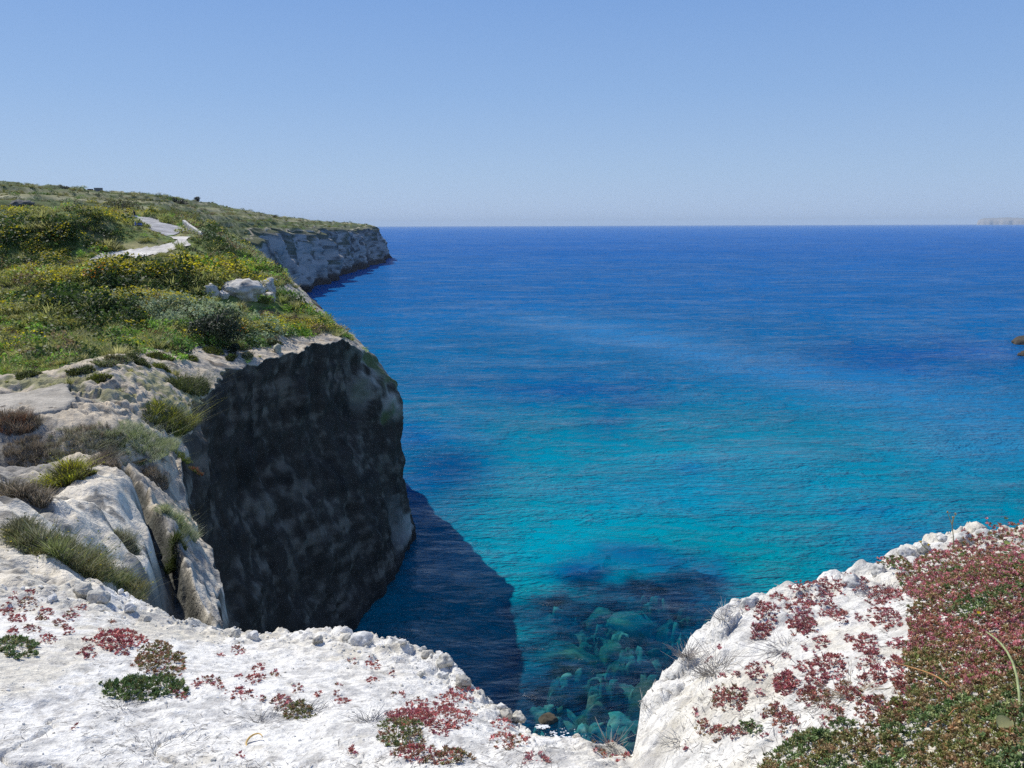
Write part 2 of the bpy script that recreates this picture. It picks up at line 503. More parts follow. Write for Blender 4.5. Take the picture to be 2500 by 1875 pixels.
d3 = fbm(yy / ns * .22, zw / ns * 1.5 + 4, xx / ns * .2, 3, 63)                         # bedding
d4 = fbm(yy / ns * 3.3, zw / ns * 2.6, xx / ns * 3.3, 4, 64)
dd = (d1 * 1.0 + d2 * 0.6 + d3 * 0.45 + d4 * .38) * na * fade * np.interp(t, [0, .9, 1], [.9, 1, .8])
hollow = np.exp(-((t[None, :] - .3) / .16) ** 2) * np.interp(lgr, [50, 62, 90, 105, 111], [0, 1.2, 2.2, 1.4, 0])[:, None]
off2 = off + dd - hollow - na_bias * fade
Xw, Yw, Zw = Xe + off2 * ox, Ye + off2 * oy, zw + d1 * na * 0.5 * fade
Xa, Ya, Za = np.c_[Xt, Xw], np.c_[Yt, Yw], np.c_[Zt, Zw]
# colours
De = (eaz[:, None] - AZ) * RR
def land_veg(az, r, x, y, de):
    """0 bare rock .. 1 covered with scrub"""
    w = np.interp(r, [50, 56, 65, 75, 88, 105, 117, 124, 138, 150, 170, 400, 1300], [40, 24, 8, 6, 4.0, 3.6, 2.5, 7.0, 8.0, 3.0, 1.2, 1.0, 1.0])
    n = fbm(x / 4, y / 4, None, 4, 71)
    return sstep(-1.0, 1.5, de - w + n * w * 0.5) * sstep(50, 58, r)
veg = land_veg(AZ, RR, Xt, Yt, De)
c_lime = np.array([0.58, 0.495, 0.37]); c_grey = np.array([0.24, 0.235, 0.22]); c_white = np.array([0.76, 0.695, 0.57])
c_veg = np.array([0.17, 0.22, 0.055]); c_dry = np.array([0.34, 0.31, 0.14]); c_soil = np.array([0.34, 0.24, 0.13])
n1 = fbm(Xt / 3.1, Yt / 3.1, None, 5, 81)[..., None]; n2 = fbm(Xt * 1.1, Yt * 1.1, None, 4, 82)[..., None]; n3 = fbm(Xt / 14, Yt / 14, None, 4, 83)[..., None]
def lerp(a, b, w): return a + (b - a) * w
rock = lerp(c_lime, c_white * .95, np.clip(1 - sstep(16, 30, RR) + 0.0, 0, 1)[..., None])
n4 = fbm(Xt * 2.4, Yt * 2.4, None, 4, 85)[..., None]
rock = lerp(rock, c_grey, sstep(0.0, 0.34, n1 * .8 + n2 * .5 + n4 * .35) * 0.8)
rock = lerp(rock, np.array([.10, .095, .085]), sstep(.22, .42, n4 + n2 * .4) * .7)
rock = lerp(rock, np.array([.14, .135, .12]), np.clip(np.exp(-(((RR - 41) / 5) ** 2)) * sstep(5, 9, De) , 0, 1)[..., None] * sstep(-.3, .2, n1 + n4 * .5))  # shade of the hollow below the slab put into the rock colour
rock = lerp(rock, np.array([.085, .09, .08]), np.clip(trench(Xt, Yt) / .7, 0, 1)[..., None] * .85)  # shade of the fissure painted as darker rock, stronger with depth
rock = lerp(rock, c_soil, sstep(0.33, 0.5, n2) * 0.5 * sstep(30, 45, RR)[..., None])
vegc = lerp(c_veg, c_dry, sstep(-.15, .3, n3 + n1 * .4))
vegc = lerp(vegc, np.array([.06, .075, .03]), sstep(.1, .35, n1) * .6)
# pale grass / rock flat at the foot of the slope
flat = (sstep(50, 54, RR) * (1 - sstep(64, 72, RR)))[..., None]
topc = lerp(rock, vegc, veg[..., None])
topc = lerp(topc, np.array([0.30, 0.29, 0.12]), flat * sstep(-.05, .25, n1 + n4 * .6) * 0.7)
# far fields: straw and green strips
ff = sstep(220, 320, RR)[..., None]
strip = fbm(Zt / 3.2, AZ * 4, None, 3, 84)[..., None]
fieldc = lerp(np.array([.10, .13, .05]), np.array([.27, .26, .13]), sstep(.0, .45, strip + n3 * .3))
fieldc = lerp(fieldc, np.array([.055, .07, .04]), sstep(.05, .4, n3) * .8)
zz_ = Zt + fbm(Xt / 90, Yt / 90, None, 2, 41) * 3; frt = (zz_ / 4.5 - np.floor(zz_ / 4.5))[..., None]
fieldc = lerp(fieldc, np.array([.50, .46, .28]), (sstep(.55, .68, frt) - sstep(.80, .92, frt)) * .75 * sstep(-.3, .1, n3))
topc = lerp(topc, fieldc, ff * veg[..., None])
# wall colours
T = np.broadcast_to(t[None, :], Xw.shape)
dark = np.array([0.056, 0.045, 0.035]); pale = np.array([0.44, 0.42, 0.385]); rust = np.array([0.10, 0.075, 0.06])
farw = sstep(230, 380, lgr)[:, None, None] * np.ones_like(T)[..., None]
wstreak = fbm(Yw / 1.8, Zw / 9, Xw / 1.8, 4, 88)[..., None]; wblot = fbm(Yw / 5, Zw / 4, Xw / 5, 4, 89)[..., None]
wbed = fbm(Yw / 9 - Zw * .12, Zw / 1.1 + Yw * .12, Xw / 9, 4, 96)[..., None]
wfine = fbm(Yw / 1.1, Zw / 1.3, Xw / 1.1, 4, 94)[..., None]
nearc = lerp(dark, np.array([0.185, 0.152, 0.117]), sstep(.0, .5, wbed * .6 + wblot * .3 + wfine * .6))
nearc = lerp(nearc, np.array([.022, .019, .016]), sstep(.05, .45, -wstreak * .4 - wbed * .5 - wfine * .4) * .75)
tip = np.exp(-((lgr - 112) / 5) ** 2)[:, None, None]
nearc = lerp(nearc, np.array([.42, .40, .36]), tip * sstep(.55, .8, T)[..., None] * sstep(-.2, .3, wblot))
nearc = lerp(nearc, np.array([.40, .37, .31]), sstep(104, 112, lgr)[:, None, None] * (1 - sstep(.22, .34, T))[..., None] * sstep(-.3, .2, wblot + wstreak))
nearc = lerp(nearc, np.array([.10, .13, .04]), sstep(104, 112, lgr)[:, None, None] * (1 - sstep(.3, .42, T))[..., None] * sstep(.0, .3, wblot) * .9)
pillar = (1 - sstep(45, 56, lgr))[:, None, None]
nearc = lerp(nearc, np.array([.42, .39, .33]), pillar * (1 - sstep(.03, .12, T))[..., None] * sstep(-.3, .1, wblot + wfine))
wsf = fbm(Yw / 14, Zw / 30, Xw / 14, 4, 90)[..., None]; wbf = fbm(Yw / 30, Zw / 8, Xw / 30, 4, 93)[..., None]
wff = fbm(Yw / 6, Zw / 3.2, Xw / 6, 4, 95)[..., None]
farc = lerp(pale, np.array([.20, .20, .19]), sstep(-.1, .35, wsf * .6 + wff * .6))
farc = lerp(farc, np.array([.07, .072, .07]), sstep(.16, .34, wff + wsf * .3) * .8)
farc = lerp(farc, np.array([.11, .12, .08]), sstep(.16, .32, wbf * .6 + wff * .4 + .35 * (1 - T[..., None]) ** 2 - .12) * .8)
farc = lerp(farc, np.array([.10, .11, .055]), (1 - sstep(.02, .09, T + wff[..., 0] * .12))[..., None])
farc = lerp(farc, rust * .8, sstep(.76, .84, T + wsf[..., 0] * .05)[..., None])
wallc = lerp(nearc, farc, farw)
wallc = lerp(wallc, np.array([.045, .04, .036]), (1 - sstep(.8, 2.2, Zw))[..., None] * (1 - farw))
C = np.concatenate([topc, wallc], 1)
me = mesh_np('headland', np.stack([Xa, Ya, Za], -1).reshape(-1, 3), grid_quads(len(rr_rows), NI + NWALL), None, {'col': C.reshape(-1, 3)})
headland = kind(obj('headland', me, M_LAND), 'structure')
headland['label'] = 'scrub covered limestone headland with sheer sea cliffs'
Zgrid = Zt

def land_pick(px, py, rmin=8.0, rmax=1300):
    """first point of the headland on the ray through a pixel"""
    a, te = azte(px, py)
    r = np.geomspace(rmin, rmax, 1600)
    z = land_z(np.full_like(r, float(a)), r)
    k = np.argmax(CAMZ + r * float(te) < z)
    x, y = xy(float(a), r[k])
    return np.array([x, y, z[k]]), r[k]
def land_at(px, r):
    a, _ = azte(px, 240); a = np.asarray(a); r = np.asarray(r, float)
    z = land_z(np.atleast_1d(a), np.atleast_1d(r))
    x, y = xy(np.atleast_1d(a), np.atleast_1d(r))
    return np.stack([x, y, z], -1)

# ------------------------------------------------------------------ the white ledge under the camera
RIM = np.array([(-420, 560, 8), (-150, 585, 7.6), (0, 589, 7.4), (93, 590, 7.2), (139, 600, 7.0), (160, 614, 6.8), (190, 626, 6.6), (220, 633, 6.5), (260, 639, 6.3), (290, 637, 6.15), (320, 634, 6.0), (345, 637, 5.85), (370, 640, 5.6),
                (405, 646, 5.4), (440, 658, 5.2), (457, 666, 5.0), (472, 689, 4.75), (500, 710, 4.4), (523, 728, 4.2), (535, 743, 4.0), (580, 751, 3.65), (632, 760, 3.3),
                (638.5, 722, 3.3), (641, 705, 3.35), (652, 692, 3.42), (668, 680, 3.5), (680, 660, 3.6), (690, 652, 3.65), (708, 634, 3.72), (718, 620, 3.8), (728, 616, 3.9), (742, 602, 4.0), (783, 592, 4.2), (838, 581, 4.4),
                (870, 566, 4.6), (903, 553, 4.8), (930, 541, 5.1), (949, 537, 5.2), (985, 536, 5.4), (1024, 538, 5.6), (1150, 530, 6.2), (1400, 520, 7)])
ra_, rt_ = azte(RIM[:, 0], RIM[:, 1])
SPLIT = 22
GL = [(0, 768, 3.5), (150, 768, 3.25), (300, 768, 3.0), (450, 768, 2.8), (600, 768, 2.75), (0, 672, 4.7), (150, 690, 4.35), (300, 694, 4.15), (450, 722, 3.4), (-250, 720, 4.6), (-250, 640, 6),
      (0, 625, 6.0), (150, 640, 5.6), (0, 1000, 2.0), (300, 1000, 1.9), (600, 1000, 1.75), (300, 1500, 1.0), (600, 1500, .95)]
GR = [(642, 768, 2.85), (700, 768, 2.6), (760, 768, 2.4), (880, 768, 2.15), (1024, 768, 1.95), (1024, 650, 2.75), (900, 650, 3.05), (800, 690, 2.85), (720, 702, 2.95), (860, 600, 3.9), (1000, 580, 3.7),
      (1250, 650, 2.9), (1250, 800, 2.0), (700, 1000, 1.65), (1000, 1000, 1.4), (1000, 1500, .85), (700, 1500, .92)]
gla, glt = azte([p[0] for p in GL], [p[1] for p in GL]); gra, grt = azte([p[0] for p in GR], [p[1] for p in GR])
FK = 1.6
rb_l = RBF(np.c_[np.r_[gla, ra_[:SPLIT]] * FK, np.log(np.r_[[p[2] for p in GL], RIM[:SPLIT, 2]])], np.r_[glt, rt_[:SPLIT]], 1e-3)
rb_r = RBF(np.c_[np.r_[gra, ra_[SPLIT:]] * FK, np.log(np.r_[[p[2] for p in GR], RIM[SPLIT:, 2]])], np.r_[grt, rt_[SPLIT:]], 1e-3)
A_SPLIT = float(azte(635.5, 740)[0])
def rim_r(az):
    base = np.interp(az, ra_, RIM[:, 2])
    return base + fbm(az * 30, az * 0 + 1.7, None, 4, 101) * 0.10
def ledge_z(az, r, detail=True):
    x, y = xy(az, r)
    lgr_ = np.log(r)
    rr = rim_r(az)
    rc = np.minimum(r, rr)
    wob = fbm(np.log(r) * 7, az * 9, None, 3, 103) * 0.006
    s = sstep(-.006, .006, az - A_SPLIT + wob)
    zl = CAMZ + rc * rb_l(np.minimum(az, A_SPLIT + .03) * FK, np.log(rc)); zr = CAMZ + rc * rb_r(np.maximum(az, A_SPLIT - .02) * FK, np.log(rc))
    z = zl * (1 - s) + zr * s
    over = np.maximum(r - rr, 0)
    z = z - over * 3.2 - np.maximum(over - .7, 0) * 5
    if detail:
        big = fbm(x * 1.3, y * 1.3, z * 0 + .5, 5, 105)
        z = z + big * 0.055
        pre = np.exp(-((rr - r) / 0.75) ** 2)           # rubbly rim
        f1, f2, idv = worley(x * 7.5, y * 7.5, 7)
        g1, g2, idg = worley(x * 19 + 3, y * 19, 8)
        z = z + (np.sqrt(np.clip(1 - f1 * 1.25, 0, 1)) * (0.2 + idv) * 0.075 + np.sqrt(np.clip(1 - g1 * 1.3, 0, 1)) * idg * 0.03) * (pre * 0.9 + .06)
        z = z + fbm(x * 9, y * 9, None, 4, 107) * 0.012 + fbm(x * 34, y * 34, None, 3, 108) * 0.005
        cr = np.abs(fbm(x * 2.2 + 5, y * 2.2, None, 4, 109))
        z = z - 0.035 * (1 - sstep(0.0, 0.05, cr)) * sstep(-.2, .3, fbm(x, y, None, 2, 110))
    return z
nrr = 400
faz = np.radians(np.concatenate([np.linspace(-80, -42, 60, endpoint=False), np.linspace(-42, 42, 700, endpoint=False), np.linspace(42, 85, 70)]))
naz = len(faz)
frr = np.concatenate([np.geomspace(0.8, 2.0, 40, endpoint=False), np.geomspace(2.0, 7.6, nrr - 55, endpoint=False), np.geomspace(7.6, 9.5, 15)])
FA, FR = np.meshgrid(faz, frr)
FZ = ledge_z(FA, FR)
FX, FY = xy(FA, FR)
FZ[-3:] = np.minimum(FZ[-3:], np.where(FA[-3:] < math.radians(-16), 34, np.array([20, 5, -3.])[:, None]))
m1 = fbm(FX * 2.5, FY * 2.5, None, 5, 121)[..., None]; m2 = fbm(FX * 11, FY * 11, None, 4, 122)[..., None]
pre = np.exp(-((rim_r(FA) - FR) / 0.9) ** 2)[..., None]
cw = np.array([.82, .795, .73])
fc = lerp(cw, np.array([.69, .64, .525]), np.clip(pre * (sstep(-.35, .3, m1 + m2 * .4)), 0, 1) * (1 - .6 * sstep(-.02, .06, FA - A_SPLIT))[..., None])
fc = lerp(fc, np.array([.46, .45, .43]), sstep(.12, .42, m2 + m1 * .5) * .6)
fc = fc * (1 - .10 * sstep(-.02, .06, FA - A_SPLIT))[..., None]
st_ = fbm(FX * 1.1 + 4, FY * 1.1, None, 5, 124)[..., None]
fc = lerp(fc, np.array([.66, .60, .47]), sstep(.0, .35, st_ + m2 * .3) * .6)
m3 = fbm(FX * 26, FY * 26, None, 3, 123)[..., None]
fc = lerp(fc, np.array([.42, .40, .37]), sstep(.18, .42, m3 + m1 * .4) * .55)
fc = lerp(fc, np.array([.33, .26, .17]), sstep(.0, .6, FR - rim_r(FA))[..., None] * .6)
me = mesh_np('ledge', np.stack([FX, FY, FZ], -1).reshape(-1, 3), grid_quads(len(frr), naz), None, {'col': fc.reshape(-1, 3)})
ledge = kind(obj('ledge', me, M_CHALK), 'structure')
ledge['label'] = 'crumbly white limestone ledge in the foreground'
def ledge_pick(px, py):
    a, te = azte(px, py)
    r = np.geomspace(1.2, 9, 900)
    z = ledge_z(np.full_like(r, float(a)), r)
    hit = CAMZ + r * float(te) < z
    k = np.argmax(hit) if hit.any() else int(np.argmin(np.abs(r - rim_r(np.array([float(a)]))[0])))
    x, y = xy(float(a), r[k])
    return np.array([x, y, z[k]]), r[k]
def ledge_pick_many(px, py):
    px = np.asarray(px, float); py = np.asarray(py, float)
    if len(px) > 15000:
        o = [ledge_pick_many(px[i:i + 15000], py[i:i + 15000]) for i in range(0, len(px), 15000)]
        return tuple(np.concatenate([q_[k] for q_ in o]) for k in range(3))
    a, te = azte(px, py)
    r = np.geomspace(1.2, 8, 220)
    A = np.repeat(a[:, None], len(r), 1); Rr = np.broadcast_to(r, A.shape)
    z = ledge_z(A, Rr, False)
    hit = CAMZ + Rr * te[:, None] < z
    k = np.argmax(hit, 1); ok = hit.any(1)
    rk = r[k]
    zk = ledge_z(a, rk)
    x, y = xy(a, rk)
    return np.stack([x, y, zk], -1), rk, ok

# ------------------------------------------------------------------ sea, seabed
BOULDERS = [  # px, py on the water, half width m, half length m, depth of its top, height, colour
    (562, 647, 6.2, 3.4, 1.6, 4.5, (.36, .32, .20), 'large pale green boulder under the water beside the cliff shadow'),
    (620, 645, 2.6, 3.6, 2.2, 3.5, (.26, .24, .15), 'tall olive boulder underwater right of the large pale green one'),
    (640, 607, 5.0, 3.2, 3.2, 3.0, (.50, .47, .34), 'broad light turquoise boulder in the middle of the sunken rocks'),
    (600, 603, 4.0, 2.2, 3.6, 2.6, (.42, .39, .28), 'smaller turquoise boulder touching the broad one underwater'),
    (700, 566, 1.6, 1.4, 2.8, 3.0, (.52, .50, .36), 'little bright sunken rock inside the dark seabed patch'),
    (720, 655, 4.0, 2.0, 2.6, 2.5, (.50, .48, .34), 'bright turquoise sunken slab next to the white rim'),
    (655, 690, 4.2, 3.2, 1.0, 3.6, (.13, .115, .08), 'dark brown sunken rock beside the right hand white rim'),
    (592, 702, 1.9, 1.7, 1.0, 3.0, (.20, .18, .13), 'grey brown sunken rock between the foam and the right rim'),
    (560, 712, 3.4, 2.2, 2.6, 2.4, (.46, .44, .32), 'pale flat sunken rock above the splashed rock'),
    (618, 718, 2.4, 3.4, 2.2, 2.6, (.50, .48, .34), 'bright narrow sunken slab right of the grey brown rock'),
    (520, 705, 3.6, 2.4, 2.6, 2.2, (.40, .38, .27), 'dim turquoise sunken rock close to the white rim point'),
    (576, 590, 3.2, 2.2, 3.8, 2.4, (.30, .28, .18), 'dull green sunken rock at the left end of the dark ring'),
    (640, 740, 2.0, 2.2, 1.0, 2.6, (.16, .14, .10), 'dark sunken rock at the foot of the notch in the rim'),
]
_bd = []
for b in BOULDERS:
    # the line of sight goes on below the surface: place the boulder a little farther along it
    x0, y0 = sea_pt(b[0], b[1]); _bd.append((x0 * 1.0, y0 * 1.0 + b[4] * 1.15))
def seabed_z(x, y):
    px, py = proj(x, y, np.zeros_like(x))
    wq = fbm(x / 7, y / 7, None, 3, 134) * .5
    inside = np.exp(-np.clip(((px - 632) / 134) ** 2 + ((py - 702) / 148) ** 2 + wq * 1.2, 0, 30) ** 2)
    z = -8.0 + 4.0 * inside
    wx, wy = fbm(x / 2.2, y / 2.2, None, 3, 131) * .35, fbm(x / 2.2 + 5, y / 2.2, None, 3, 132) * .35
    f1, f2, idv = worley(x / 3.6 + wx, y / 3.6 + wy, 31)
    g1, g2, idg = worley(x / 1.5 + wx, y / 1.5 + wy, 32)
    up = np.clip(inside * 1.3, 0, 1)
    z = z + sstep(.03, .22, f2 - f1) * np.where(idv > .3, idv, 0) * 3.4 * up * (1 - .35 * f1)
    z = z + sstep(.03, .2, g2 - g1) * np.where(idg > .35, idg, 0) * 1.3 * up + fbm(x / .9, y / .9, None, 4, 133) * .4
    idv = np.clip(idv * .65 + idg * .35, 0, 1) * np.clip(sstep(.02, .2, f2 - f1) * .7 + sstep(.03, .2, g2 - g1) * .3, 0, 1)
    return np.minimum(z, -0.7), idv, inside, f1
bx = np.linspace(-12, 52, 300); by = np.linspace(44, 118, 330)
BX, BY = np.meshgrid(bx, by)
BZ, bid, bins_, bf1 = seabed_z(BX, BY)
bn = fbm(BX / 2.5, BY / 2.5, None, 4, 135)[..., None]
bc = lerp(np.array([.03, .045, .04]), np.array([.24, .26, .20]), sstep(.18, .45, bid)[..., None])
bc = lerp(bc, np.array([.50, .48, .37]), sstep(.5, .85, bid)[..., None])
bc = lerp(bc, np.array([.05, .055, .03]), sstep(.1, .4, bn) * .7)
qpx, qpy = proj(BX, BY, BZ * 0)
ring = np.exp(-((np.hypot((qpx - 640) / 1.9, qpy - 640) - 80) / 20) ** 2) * (qpy < 640)
ring2 = np.exp(-(((qpx - 700) / 60) ** 2 + ((qpy - 560) / 14) ** 2)) + np.exp(-(((qpx - 750) / 50) ** 2 + ((qpy - 590) / 20) ** 2)) + np.exp(-(((qpx - 640) / 46) ** 2 + ((qpy - 552) / 9) ** 2))
bc = lerp(bc, np.array([.018, .022, .02]), np.clip(ring * .7 + ring2, 0, 1)[..., None] * .6)
me = mesh_np('seabed', np.stack([BX, BY, BZ], -1).reshape(-1, 3), grid_quads(len(by), len(bx)), None, {'col': bc.reshape(-1, 3)})
M_BED = mat_rock('seabed_rock', 1.6, .5, .05, .6)
seabed = kind(obj('seabed', me, M_BED), 'structure')

saz = np.linspace(math.radians(-58), math.radians(58), 520)
srr = np.concatenate([np.geomspace(30, 55, 20, endpoint=False), np.geomspace(55, 125, 300, endpoint=False), np.geomspace(125, 1500, 330, endpoint=False), np.geomspace(1500, 60000, 80)])
SA, SR = np.meshgrid(saz, srr)
SX, SY = xy(SA, SR)
SPX, SPY = proj(SX, SY, np.zeros_like(SX))
SPX = 512 + F * np.tan(np.clip(SA, -1.2, 1.2)) * 1.02
gy = [226, 236, 250, 300, 340, 380, 420, 465, 510, 560, 600, 700, 768]
gc = np.array([srgb(*c) for c in [(36, 100, 166), (30, 94, 160), (20, 90, 156), (10, 92, 150), (6, 96, 147), (0, 97, 140), (0, 107, 138), (0, 116, 138), (0, 120, 134), (0, 122, 133), (0, 118, 130), (0, 100, 120), (0, 98, 118)]])
lte = np.log(CAMZ / SR)                               # depends on distance only
gte = np.log(-azte(np.full(len(gy), 700.0), np.array(gy, float))[1])
body = np.stack([np.interp(lte, gte, gc[:, k]) for k in range(3)], -1)
def blob(cx, cy, rx, ry, p=1.0):
    w = fbm(SX / 22, SY / 22, None, 4, 141)
    return np.exp(-np.clip(((SPX - cx) / rx) ** 2 + ((SPY - cy) / ry) ** 2 + w * 0.9, 0, 40) ** p)
def soft(cx, cy, rx, ry):
    w = fbm(SX / 40, SY / 40, None, 3, 142)
    return np.exp(-np.clip(((SPX - cx) / rx) ** 2 + ((SPY - cy) / ry) ** 2 + w * 0.35, 0, 40))
def tint(c, w): 
    global body
    body = lerp(body, srgb(*c), np.clip(w, 0, 1)[..., None])
for cx_, cy_, rx_, ry_, k_ in ((545, 320, 50, 9, .5), (590, 329, 55, 9, .7), (640, 341, 60, 8, .85), (695, 351, 60, 9, .85), (755, 362, 65, 11, .7), (820, 374, 75, 13, .6), (890, 392, 90, 17, .6), (965, 415, 100, 24, .7), (1010, 445, 90, 28, .6)):
    tint((52, 120, 170), soft(cx_, cy_, rx_, ry_) * k_ * .85)
tint((14, 122, 146), soft(790, 450, 220, 46) * .7)
tint((8, 74, 140), blob(930, 358, 110, 20) * .75)
tint((4, 72, 132), blob(560, 385, 110, 18) * .7)
tint((0, 72, 124), blob(612, 422, 24, 15) * .8)
tint((2, 74, 126), blob(640, 402, 30, 6) * .6)
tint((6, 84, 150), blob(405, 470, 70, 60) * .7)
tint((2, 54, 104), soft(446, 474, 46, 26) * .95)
tint((0, 60, 104), soft(425, 540, 62, 60) * .75)  # cliff shadow deepened in the water colour, together with some dark weed
tint((4, 90, 150), blob(700, 468, 22, 7) * .6)
tint((4, 86, 150), blob(890, 510, 40, 7) * .55)
tint((0, 134, 156), blob(560, 540, 130, 44) * .7)
tint((0, 126, 152), blob(800, 500, 160, 30) * .5)
tint((0, 120, 158), blob(700, 490, 160, 30) * .4)
tint((6, 92, 140), blob(960, 560, 90, 50) * .5)
for cx_, cy_, rx_, ry_ in ((640, 552, 44, 9), (690, 562, 46, 12), (725, 580, 30, 12), (590, 572, 36, 12), (690, 600, 50, 16)):
    tint((2, 62, 116), blob(cx_, cy_, rx_, ry_) * .85)
swn = fbm(SX / 60, SY / 60, None, 4, 143)[..., None] * .10 + fbm(SX / 14, SY / 30, None, 3, 144)[..., None] * .06
body = np.clip(body * 1.07 * (1 + swn), 0, 1)
dep = np.full(SX.shape, 60.0)
near_m = (SY > 44.5) & (SY < 117) & (SX > -11.5) & (SX < 51.5)
zb, _, ins, _ = seabed_z(SX[near_m], SY[near_m])
# depth met along the slanting view / sun path
dep_n = -zb
for (bx0, by0), b in zip(_bd, BOULDERS):
    q = ((SX[near_m] - bx0) / b[2]) ** 2 + ((SY[near_m] - by0 + b[4]) / b[3]) ** 2
    dep_n = np.where(q < 1.3, np.minimum(dep_n, b[4] + b[5] * (1 - np.sqrt(np.clip(1 - q / 1.3, 0, 1)))), dep_n)
clearm = np.zeros(SX.shape)
clearm[near_m] = sstep(.10, .80, ins + fbm(SX[near_m] / 5, SY[near_m] / 5, None, 4, 145) * .28) * sstep(-11, -6, SX[near_m]) * sstep(51, 44, SX[near_m]) * sstep(116, 108, SY[near_m]) * sstep(45, 50, SY[near_m])
dep[near_m] = dep_n
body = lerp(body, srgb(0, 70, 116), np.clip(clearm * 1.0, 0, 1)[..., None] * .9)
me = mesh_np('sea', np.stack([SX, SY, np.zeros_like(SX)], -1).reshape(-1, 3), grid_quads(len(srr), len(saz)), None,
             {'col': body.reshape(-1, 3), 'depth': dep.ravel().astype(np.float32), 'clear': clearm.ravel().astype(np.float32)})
def mat_sea():
    m, nt, out = new_mat('sea_water')
    pos = nd(nt, 'ShaderNodeNewGeometry').outputs['Position']
    mp = nd(nt, 'ShaderNodeMapping'); mp.inputs['Rotation'].default_value = (0, 0, math.radians(8)); mp.inputs['Scale'].default_value = (0.36, 1, 1)
    nt.links.new(pos, mp.inputs['Vector'])
    p = mp.outputs[0]
    h1 = noise(nt, p, 0.85, 5, 0.6, .4)
    h2 = noise(nt, p, 0.17, 3, 0.5, .6)
    h3 = noise(nt, p, 0.03, 3, 0.5)
    h = mathn(nt, 'ADD', mathn(nt, 'MULTIPLY', h1, .55), mathn(nt, 'ADD', mathn(nt, 'MULTIPLY', h2, 1.3), mathn(nt, 'MULTIPLY', h3, 2.5)))
    nrm = bump(nt, h, 1.0, 0.9)
    fr = nd(nt, 'ShaderNodeFresnel'); fr.inputs['IOR'].default_value = 1.333
    nt.links.new(nrm, fr.inputs['Normal'])
    mp2 = nd(nt, 'ShaderNodeMapping'); mp2.inputs['Rotation'].default_value = (0, 0, math.radians(5)); mp2.inputs['Scale'].default_value = (0.42, 1, 1)
    nt.links.new(pos, mp2.inputs['Vector'])
    ra = ramp(nt, noise(nt, mp2.outputs[0], 0.42, 5, 0.74, .35), 0.47, 0.66, 0.0, 1.0)
    rb = ramp(nt, noise(nt, mp2.outputs[0], 0.05, 6, 0.80, .3), 0.45, 0.66, 0.0, 1.0)
    rc = ramp(nt, noise(nt, mp2.outputs[0], 0.004, 4, 0.65, .2), 0.35, 0.65, 0.6, 1.25)
    ruf = mathn(nt, 'MULTIPLY', mathn(nt, 'MULTIPLY', mathn(nt, 'ADD', ra, mathn(nt, 'MULTIPLY', rb, 1.0)), 1.05), rc)
    frc = mathn(nt, 'MULTIPLY', mathn(nt, 'MINIMUM', mathn(nt, 'MULTIPLY', fr.outputs[0], .8), 0.30), ruf)
    frc = mathn(nt, 'ADD', frc, mathn(nt, 'MULTIPLY', ruf, .028))
    gl = nd(nt, 'ShaderNodeBsdfGlossy'); gl.inputs['Roughness'].default_value = 0.16
    nt.links.new(nrm, gl.inputs['Normal'])
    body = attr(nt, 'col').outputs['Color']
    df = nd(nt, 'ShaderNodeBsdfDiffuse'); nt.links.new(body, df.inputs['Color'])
    hw = mathn(nt, 'ADD', mathn(nt, 'MULTIPLY', ra, .5), mathn(nt, 'MULTIPLY', rb, 2.2))
    nt.links.new(bump(nt, hw, 1.0, 0.55), df.inputs['Normal'])
    depth = attr(nt, 'depth').outputs['Fac']; clear = attr(nt, 'clear').outputs['Fac']
    # one way absorption of the water above the bed
    tc = nd(nt, 'ShaderNodeCombineColor')
    for i, k in enumerate((0.40, 0.085, 0.050)):
        nt.links.new(mathn(nt, 'POWER', math.exp(-k * 1.25), depth), tc.inputs[i])
    tr = nd(nt, 'ShaderNodeBsdfTransparent'); nt.links.new(tc.outputs[0], tr.inputs['Color'])
    see = mathn(nt, 'MULTIPLY', clear, mathn(nt, 'POWER', math.exp(-0.10), depth))
    mx = nd(nt, 'ShaderNodeMixShader'); nt.links.new(see, mx.inputs[0])
    nt.links.new(df.outputs[0], mx.inputs[1]); nt.links.new(tr.outputs[0], mx.inputs[2])
    ms = nd(nt, 'ShaderNodeMixShader'); nt.links.new(frc, ms.inputs[0])
    nt.links.new(mx.outputs[0], ms.inputs[1]); nt.links.new(gl.outputs[0], ms.inputs[2])
    nt.links.new(ms.outputs[0], out.inputs['Surface'])
    return m
sea = kind(obj('sea', me, mat_sea()), 'structure')
sea['label'] = 'blue sea turning turquoise in the cove'

